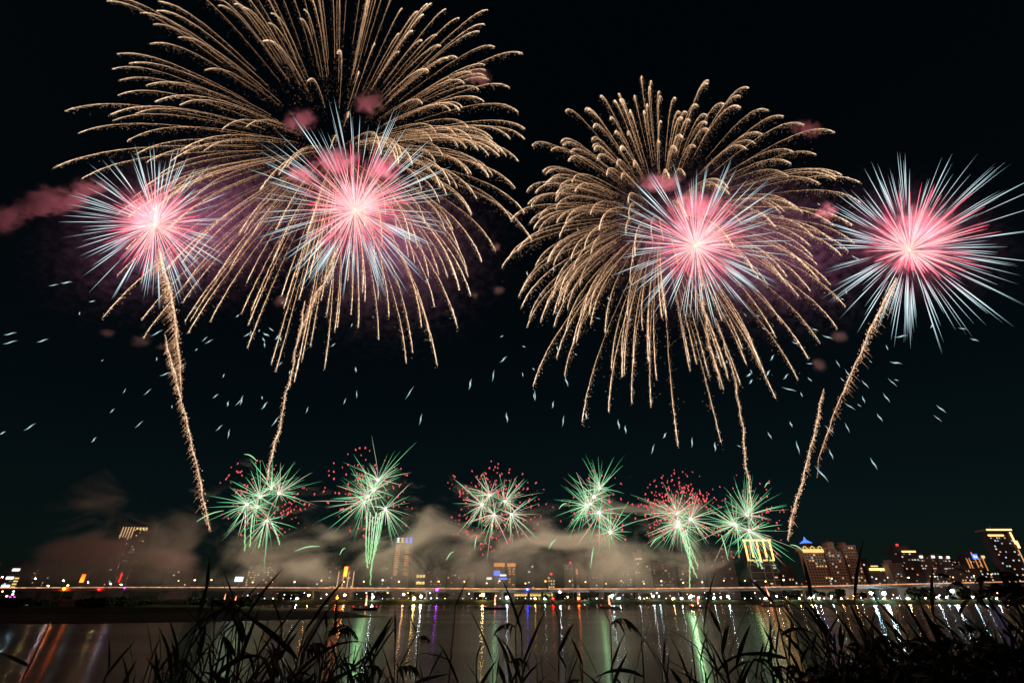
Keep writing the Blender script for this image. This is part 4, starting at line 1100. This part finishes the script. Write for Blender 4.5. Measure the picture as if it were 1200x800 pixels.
# ---------------------------------------------------------------- smoke
def bank_smoke_mat():
    """Smoke lying over the river: thick at the water, torn into billows higher up, thinning out at its two ends."""
    m, nt, out = new_mat("river smoke")
    L = nt.links.new
    geo = nt.nodes.new("ShaderNodeNewGeometry")
    mp = nt.nodes.new("ShaderNodeMapping"); mp.inputs["Scale"].default_value = (.75, .9, 1.35)
    L(geo.outputs["Position"], mp.inputs["Vector"])
    nz = nt.nodes.new("ShaderNodeTexNoise"); nz.inputs["Scale"].default_value = .034; nz.inputs["Detail"].default_value = 6
    nz.inputs["Roughness"].default_value = .58; nz.inputs["Distortion"].default_value = .6
    L(mp.outputs[0], nz.inputs["Vector"])
    sx = nt.nodes.new("ShaderNodeSeparateXYZ"); L(geo.outputs["Position"], sx.inputs[0])
    def curve(sock, xs, ys):
        c = nt.nodes.new("ShaderNodeFloatCurve"); mr = nt.nodes.new("ShaderNodeMapRange")
        mr.inputs["From Min"].default_value = xs[0]; mr.inputs["From Max"].default_value = xs[-1]
        L(sock, mr.inputs["Value"]); L(mr.outputs[0], c.inputs["Value"])
        cv = c.mapping.curves[0]
        pts = [((x - xs[0]) / (xs[-1] - xs[0]), y) for x, y in zip(xs, ys)]
        cv.points[0].location = pts[0]; cv.points[1].location = pts[-1]
        for p in pts[1:-1]: cv.points.new(*p)
        c.mapping.update()
        return c.outputs[0]
    # height the smoke reaches, by place along the river (0..1 of 100 m)
    pxs = [-20, 20, 60, 100, 150, 200, 240, 280, 330, 380, 430, 480, 520, 580, 640, 700, 750, 800, 840, 880, 920]
    tops = [0, .18, .44, .54, .44, .42, .38, .42, .38, .40, .50, .46, .46, .42, .42, .48, .48, .44, .32, .12, 0]
    tp = curve(sx.outputs["X"], [at(p, 660, 300).x for p in pxs], tops)
    a = nt.nodes.new("ShaderNodeMath"); a.operation = 'MULTIPLY_ADD'     # -z/100 + top
    L(sx.outputs["Z"], a.inputs[0]); a.inputs[1].default_value = -.01; L(tp, a.inputs[2])
    b = nt.nodes.new("ShaderNodeMath"); b.operation = 'MULTIPLY_ADD'
    nc = nt.nodes.new("ShaderNodeMapRange"); nc.clamp = False     # steepen the noise: billows and gaps
    nc.inputs["From Min"].default_value = .5; nc.inputs["From Max"].default_value = .7; nc.inputs["To Min"].default_value = .5; nc.inputs["To Max"].default_value = .9
    L(nz.outputs["Fac"], nc.inputs["Value"])
    L(a.outputs[0], b.inputs[0]); b.inputs[1].default_value = .75; L(nc.outputs[0], b.inputs[2])
    mr = nt.nodes.new("ShaderNodeMapRange"); mr.interpolation_type = 'SMOOTHSTEP'
    mr.inputs["From Min"].default_value = .55; mr.inputs["From Max"].default_value = 1.12
    L(b.outputs[0], mr.inputs["Value"])
    m2 = nt.nodes.new("ShaderNodeMath"); m2.operation = 'MULTIPLY'; L(mr.outputs[0], m2.inputs[0])
    lift = nt.nodes.new("ShaderNodeMapRange"); lift.interpolation_type = 'SMOOTHSTEP'    # it has lifted off the water
    lift.inputs["From Min"].default_value = 7.0; lift.inputs["From Max"].default_value = 26.0
    lift.inputs["To Min"].default_value = .002; lift.inputs["To Max"].default_value = .085
    L(sx.outputs["Z"], lift.inputs["Value"]); L(lift.outputs[0], m2.inputs[1])
    vp = nt.nodes.new("ShaderNodeVolumePrincipled"); vp.inputs["Color"].default_value = (.95, .77, .68, 1); vp.inputs["Anisotropy"].default_value = 0
    L(m2.outputs[0], vp.inputs["Density"]); L(vp.outputs[0], out.inputs["Volume"])
    return m
SM_LEFT = smoke_mat("left smoke", (0.98, 0.68, 0.64), 0.3, 0.03, 0.55, 0.9, (.8, 1, 1.3))
SM_PUFF = smoke_mat("burst smoke", (1.0, 0.78, 0.8), 0.55, 0.1, 0.52, 1.0)
SM_GLOW = smoke_mat("burst glow smoke", (0.85, 0.7, 0.7), 0.0028, 0.05, 0.4, 0.8)  # thin smoke put in round the red cores to carry their bloom
SM_HALO = smoke_mat("low burst halo smoke", (0.9, 0.95, 0.85), 0.0045, 0.06, 0.4, 0.9)  # thin smoke added to give the low burst cores a bloom
SM_VEIL = smoke_mat("high drifting smoke", (0.6, 0.55, 0.8), 0.014, 0.13, 0.56, 0.8, (1, 1, 1.3))
ICOV, ICOF = ICO2
_smoke_me = {}
def smoke(px, py, hw, hh, Y, hd, mat, label):
    if mat.name not in _smoke_me:
        mb = MB(); mb.add(ICOV * 1.04, ICOF); o = mb.build("smoke", mat, loc=(0, 0, 0)); _smoke_me[mat.name] = o.data
    else:
        o = bpy.data.objects.new("smoke", _smoke_me[mat.name]); COL.objects.link(o)
    m = pxm(px, py, Y)
    o.location = at(px, py, Y); o.scale = (hw * m, hd, hh * m)
    return tag(o, label, "smoke", "drifting firework smoke", "stuff")
mb = MB(); mb.box(at(-20, 660, 300).x, at(920, 660, 300).x, 282, 326, 3.5, 100)
tag(mb.build("smoke", bank_smoke_mat(), loc=(0, 0, 0)), "grey brown firework smoke drifting low over the river before the city", "smoke", "drifting firework smoke", "stuff")
for (px, py, hw, hh, Y, hd) in [(105, 642, 88, 36, 300, 26), (200, 655, 70, 24, 300, 22)]:
    smoke(px, py, hw, hh, Y, hd, SM_LEFT, "pinkish brown firework smoke billowing before the left city")
for (px, py, hw, hh, Y, hd) in [(62, 235, 60, 30, 312, 14), (30, 248, 55, 16, 314, 10), (100, 222, 36, 24, 314, 10), (2, 258, 30, 26, 312, 14), (395, 188, 40, 26, 318, 14), (352, 142, 26, 26, 318, 12), (352, 205, 26, 18, 318, 10), (448, 198, 30, 28, 318, 12), (432, 120, 24, 30, 320, 12), (432, 240, 30, 22, 336, 12), (775, 215, 40, 18, 318, 12), (815, 240, 44, 30, 318, 14), (1085, 262, 50, 36, 308, 14), (1058, 312, 16, 12, 308, 8), (968, 248, 22, 18, 315, 10),
                                (125, 390, 12, 9, 310, 5), (165, 398, 16, 14, 312, 6), (188, 406, 11, 9, 310, 5), (331, 352, 15, 14, 315, 6), (556, 345, 9, 9, 315, 5), (584, 340, 12, 8, 316, 5), (583, 290, 10, 14, 315, 5), (984, 394, 14, 10, 312, 6), (960, 428, 12, 12, 312, 6), (560, 90, 22, 22, 330, 10), (175, 250, 50, 40, 328, 14), (945, 150, 24, 20, 330, 10)]:
    smoke(px, py, hw, hh, Y, hd, SM_PUFF, "small pink lit puff of smoke left by a high burst")
for (px, py, hw) in [(308, 588, 46), (438, 580, 52), (580, 595, 46), (699, 598, 40), (798, 606, 46), (872, 612, 40)]:
    smoke(px, py, hw, hw, 276, 20, SM_HALO, "thin pale smoke added as a halo round a low green burst")
for (px, py, hw, Y) in [(182, 263, 72, 304), (416, 246, 100, 314), (815, 288, 86, 314), (1075, 285, 100, 304)]:
    smoke(px, py, hw, hw, Y, 45, SM_GLOW, "thin rose smoke added for the glow round a red burst")
for (px, py, hw, hh, Y, hd) in [(210, 260, 240, 190, 345, 40), (470, 300, 170, 180, 348, 40), (860, 280, 240, 190, 348, 40), (1085, 270, 150, 130, 340, 40)]:
    smoke(px, py, hw, hh, Y, hd, SM_VEIL, "faint mottled purple smoke hanging behind the high bursts")

# ---------------------------------------------------------------- reeds on the near bank
def leaf_mat(name, a, b):
    m, nt, out = new_mat(name)
    L = nt.links.new
    p = nt.nodes.new("ShaderNodeBsdfPrincipled"); p.inputs["Roughness"].default_value = .45; p.inputs["Specular IOR Level"].default_value = .35
    g = nt.nodes.new("ShaderNodeNewGeometry")
    nz = nt.nodes.new("ShaderNodeTexNoise"); nz.inputs["Scale"].default_value = 9.0; nz.inputs["Detail"].default_value = 4
    L(g.outputs["Position"], nz.inputs["Vector"])
    rp = nt.nodes.new("ShaderNodeValToRGB"); rp.color_ramp.elements[0].position = .38; rp.color_ramp.elements[1].position = .66
    rp.color_ramp.elements[0].color = (*a, 1); rp.color_ramp.elements[1].color = (*b, 1)
    L(nz.outputs["Fac"], rp.inputs["Fac"]); L(rp.outputs[0], p.inputs["Base Color"])
    tr = nt.nodes.new("ShaderNodeBsdfTranslucent"); L(rp.outputs[0], tr.inputs["Color"])
    mx = nt.nodes.new("ShaderNodeMixShader"); mx.inputs[0].default_value = .25
    L(p.outputs[0], mx.inputs[1]); L(tr.outputs[0], mx.inputs[2]); L(mx.outputs[0], out.inputs["Surface"])
    return m
REEDG = leaf_mat("reed leaf green", (0.025, 0.032, 0.013), (0.045, 0.05, 0.02))
REEDB = leaf_mat("reed leaf dry", (0.08, 0.045, 0.025), (0.14, 0.06, 0.035))
STEMM = surf("reed stem", (0.08, 0.07, 0.035), .6, .4, 6.0)
PLUMEM = surf("reed plume", (0.16, 0.11, 0.08), .8, .3, 20.0)
SHRUBM = leaf_mat("shrub leaf", (0.02, 0.026, 0.012), (0.05, 0.02, 0.014))

def blade(o, dirv, L_, w, droop, r):
    """One reed leaf: a folded, tapering blade that bends over under its weight."""
    n = 10
    q = np.linspace(0, 1, n)
    d = np.array(dirv, float); d /= np.linalg.norm(d)
    hor = np.array([d[0], d[1], 0]); hor /= np.linalg.norm(hor) + 1e-6
    P = np.array(o) + d * (L_ * q)[:, None] + hor * (droop * .35 * L_ * q ** 2)[:, None] - np.array([0, 0, 1]) * (droop * L_ * q ** 2.3)[:, None]
    T = np.gradient(P, axis=0); T /= np.linalg.norm(T, axis=1)[:, None]
    side = np.cross(T, np.array([0, 0, 1.0])); side /= np.linalg.norm(side, axis=1)[:, None] + 1e-6
    tw = r.uniform(-1.2, 1.2)
    nrm = np.cross(side, T)
    side = side * math.cos(tw) + nrm * math.sin(tw)
    nrm = np.cross(side, T)
    ww = w * np.interp(q, [0, .1, .35, .7, 1], [.35, .75, 1, .62, .03])
    V = np.stack([P - side * ww[:, None] + nrm * (ww * .35)[:, None], P, P + side * ww[:, None] + nrm * (ww * .35)[:, None]], 1).reshape(-1, 3)
    fs = []
    for i in range(n - 1):
        for j in (0, 1):
            fs.append((3*i+j, 3*i+j+1, 3*i+4+j, 3*i+3+j))
    return V, fs

def reed(px_b, px_t, py_t, Y, nl, Lpx, label, group, seed, plume=0, upright=.5, wpx=3.0, spread=1.0, dry=.2, yb=None):
    r = np.random.default_rng(seed)
    top = at(px_t, py_t, Y); m = pxm(px_t, py_t, Y)
    xb = at(px_b, 800, Y).x
    zb = near_z(xb, Y)
    t = empty("reed", (xb, Y, zb), label, "reed", group)
    n = 12; q = np.linspace(0, 1, n)
    S = np.stack([xb + (top.x - xb) * q ** 1.4, Y + r.normal(0, .05) * q, zb + (top.z - zb) * q - .0 * q], 1)
    mb = MB(); mb.tube(S, .007 * (1.15 - .75 * q), sides=5); mb.build("stem", STEMM, t)
    vis0 = max(.35, 1 - 150 * m / max(.1, top.z - zb))
    for k in range(nl):
        f = vis0 + (1 - vis0) * (k + .6) / nl if k < nl - 1 else 1.0
        o = [np.interp(f, q, S[:, a]) for a in range(3)]
        sd = 1 if k % 2 else -1
        az = r.normal(0, .5)
        up = upright * r.uniform(.5, 1.5) if k < nl - 1 else 1.8
        dv = (sd * math.cos(az) * spread, math.sin(az) * .8, up)
        V, fs = blade(o, dv, Lpx * m * r.uniform(.65, 1.15), wpx * m * r.uniform(.5, .9), (r.uniform(.02, .2) if r.random() < .75 else r.uniform(.3, .6)) if k < nl - 1 else .1, r)
        mb = MB(); mb.add(V, fs); mb.build("leaf", REEDB if r.random() < dry else REEDG, t, smooth=True)
    if plume:
        mb = MB(); sgn = np.sign(plume); Lp = abs(plume) * m
        q2 = np.linspace(0, 1, 9)
        ax = np.array([top.x, Y, top.z]) + np.stack([sgn * Lp * .75 * q2, 0 * q2, Lp * (.28 * np.sin(q2 * 2.2) - .35 * q2 ** 2)], 1)
        mb.tube(ax, .004 * (1.1 - q2), sides=4)
        for k in range(34):
            f = r.uniform(.05, 1); o = np.array([np.interp(f, q2, ax[:, a]) for a in range(3)])
            l = Lp * r.uniform(.2, .5) * (1.1 - .5 * f); s_ = np.linspace(0, 1, 6)
            end = np.array([sgn * r.uniform(.15, 1.1), r.normal(0, .25), -r.uniform(.35, 1.15)])
            P = o + np.stack([end[0] * l * s_, end[1] * l * s_, end[2] * l * s_ ** 1.6 + .12 * l * np.sin(s_ * 3)], 1)
            mb.tube(P, .003 * (np.sin(s_ * 2.6 + .3)) * r.uniform(.6, 1.3) + .0006, sides=3)
        mb.build("plume", PLUMEM, t)
    return t

big = [
    (205, 238, 690, 2.6, 8, 62, "tallest upright reed standing before the smoke at left, blades like swords", 0, 1.3, 3.4, .5),
    (335, 284, 716, 2.7, 5, 60, "reed with a feathery plume nodding left over the flaming barge", -40, .5, 3.2, 1),
    (8, 64, 716, 2.9, 4, 34, "thin bare reed leaning right at the far left edge", 0, .3, 2.2, .8),
    (262, 262, 738, 2.4, 8, 92, "broad leaved reed left of centre, blades fanning over the plume", 0, .9, 4.2, .9),
    (300, 290, 722, 2.5, 8, 88, "broad leaved reed with steep blades right of the nodding plume", 0, 1.2, 4.4, .8),
    (316, 350, 742, 2.3, 8, 100, "big reed with long blades sweeping up to the right", 0, .8, 4.6, 1.0),
    (386, 392, 742, 3.2, 5, 44, "slim reed with a thin plume bending right near the red streak", 32, .7, 2.2, .8),
    (425, 412, 738, 3.2, 5, 40, "slim reed with a thin plume bending left near the red streak", -30, .7, 2.2, .8),
    (518, 532, 712, 3.0, 4, 40, "single slender reed standing alone over mid-river", 0, .3, 2.2, .7),
    (492, 490, 748, 2.8, 5, 42, "dark reed with a snapped bent top left of the slender one", 16, .3, 3.4, .9),
    (612, 604, 735, 3.0, 6, 52, "reed with a small plume drooping left before the blue streak", -26, .8, 2.6, .8),
    (640, 655, 728, 2.8, 7, 66, "reed with a long blade pointing up right before the red streak", 0, 1.2, 3.4, .8),
    (705, 716, 731, 2.8, 3, 30, "bare reed with a heavy plume hanging right, right of the middle", 34, .3, 2.2, .8),
    (740, 752, 750, 2.6, 6, 58, "reed with arching blades below the heavy hanging plume", 0, .6, 3.2, 1.0),
    (925, 903, 708, 2.6, 7, 50, "reed with star spread blades at its tip before the red flamed barge", 0, .45, 3.4, 1.2),
    (975, 948, 702, 2.5, 8, 70, "tall reed leaning left at right, blades up against the road lamps", 0, 1.1, 3.6, .7),
    (1040, 1012, 706, 2.5, 8, 78, "tall reed leaning left below the brown towers' right end", 0, 1.1, 3.8, .7),
    (1085, 1090, 722, 2.3, 6, 56, "reed with one broad upright blade left of the dark shrub", 0, 1.5, 5.0, .5),
    (1172, 1172, 690, 2.5, 3, 30, "straight reed stem standing before the right end of the road", 0, 1.0, 2.6, .5),
    (850, 826, 738, 2.6, 8, 74, "reed with blades leaning left beside the green streak", 0, .9, 3.2, .8),
    (800, 812, 752, 2.6, 6, 52, "short reed before the green streak", 0, .9, 2.8, .8),
    (160, 172, 776, 2.6, 4, 44, "short sparse reed near the orange streak", 0, .9, 2.4, .7),
    (120, 127, 783, 2.7, 3, 40, "lowest sparse reed at the bottom left", 0, 1.0, 2.2, .6),
]
for i, (pb, pt, py, Y, nl, Lp, lab, plume, up, w, sp) in enumerate(big):
    reed(pb, pt, py, Y, nl, Lp, lab, "reeds on the near bank", 500 + i, plume, up, w, sp, .18)
prof_x = [0, 120, 160, 200, 250, 300, 380, 430, 470, 540, 580, 640, 690, 740, 790, 830, 880, 940, 1000, 1060, 1120, 1210]
prof_y = [815, 808, 792, 768, 746, 748, 758, 768, 786, 798, 784, 764, 788, 784, 792, 774, 764, 764, 768, 776, 774, 756]
dens_x = [0, 140, 180, 230, 330, 420, 480, 560, 620, 680, 740, 800, 860, 960, 1100, 1210]
dens_y = [.03, .1, .6, 1, 1, .75, .4, .35, .7, .45, .45, .6, 1, 1.35, 1.4, 1.3]
cnt = 0
while cnt < 225:
    px = random.uniform(0, 1215)
    if random.random() > np.interp(px, dens_x, dens_y) / 1.4: continue
    py = np.interp(px, prof_x, prof_y) + random.gauss(6, 14)
    Y = random.uniform(2.2, 3.8)
    lean = random.gauss(-8 if px > 850 else 2, 14)
    reed(px - lean, px, max(py, 700), Y, random.randint(5, 8), random.uniform(36, 78) * 2.8 / Y * .9, "dark leafy reed in the thicket along the near bank", "thicket reeds on the near bank", 900 + cnt, random.choice([-26, 26, 30]) if random.random() < .07 else 0, random.uniform(.7, 2.2), random.uniform(1.8, 3.7), random.uniform(.6, 1.1), .22)
    cnt += 1

# leafy shrubs at the right
def shrub(px, py, hw, hh, Y, label, seed, n=260):
    r = np.random.default_rng(seed)
    c = at(px, py, Y); m = pxm(px, py, Y)
    zb = near_z(c.x, Y)
    t = empty("shrub", (c.x, Y, zb), label, "shrub", "leafy shrubs at the right of the near bank")
    mb = MB()
    for k in range(7):
        e = (c.x + r.normal(0, .5) * hw * m, Y + r.normal(0, .12), c.z + r.uniform(-.2, .9) * hh * m)
        mb.tube([(c.x + r.normal(0, .05), Y, zb), ((c.x + e[0]) / 2, Y, (zb + e[2]) / 2 + .1), e], [.014, .01, .004], sides=5)
    mb.build("stem", STEMM, t)
    mb = MB()
    for k in range(n):
        p = np.array([c.x + np.clip(r.normal(0, .5), -1.1, 1.1) * hw * m, Y + r.normal(0, .16), c.z + np.clip(r.normal(-.1, .5), -1.3, 1) * hh * m])
        V, fs = blade(p, (r.normal(), r.normal() * .6, r.normal(.1, .5)), r.uniform(11, 24) * m, r.uniform(2.2, 4.0) * m, r.uniform(.1, .5), r)
        mb.add(V, fs)
    mb.build("foliage", SHRUBM, t, smooth=True)
shrub(1195, 690, 24, 18, 2.4, "dark broad leaved shrub reaching into the right edge beside the road", 71, 90)
shrub(1165, 766, 60, 24, 2.4, "dark shrub with reddish leaf tips at the right edge", 72)
shrub(1080, 791, 60, 28, 2.3, "dark leafy shrub below the streaks at right", 73)
shrub(990, 814, 60, 24, 2.3, "low dark shrub in the thicket below the brown towers", 74)
shrub(1160, 816, 70, 24, 2.1, "low dense shrub in the bottom right corner", 75)
shrub(330, 818, 70, 18, 2.2, "low dark shrub at the foot of the broad leaved reeds", 76, 160)
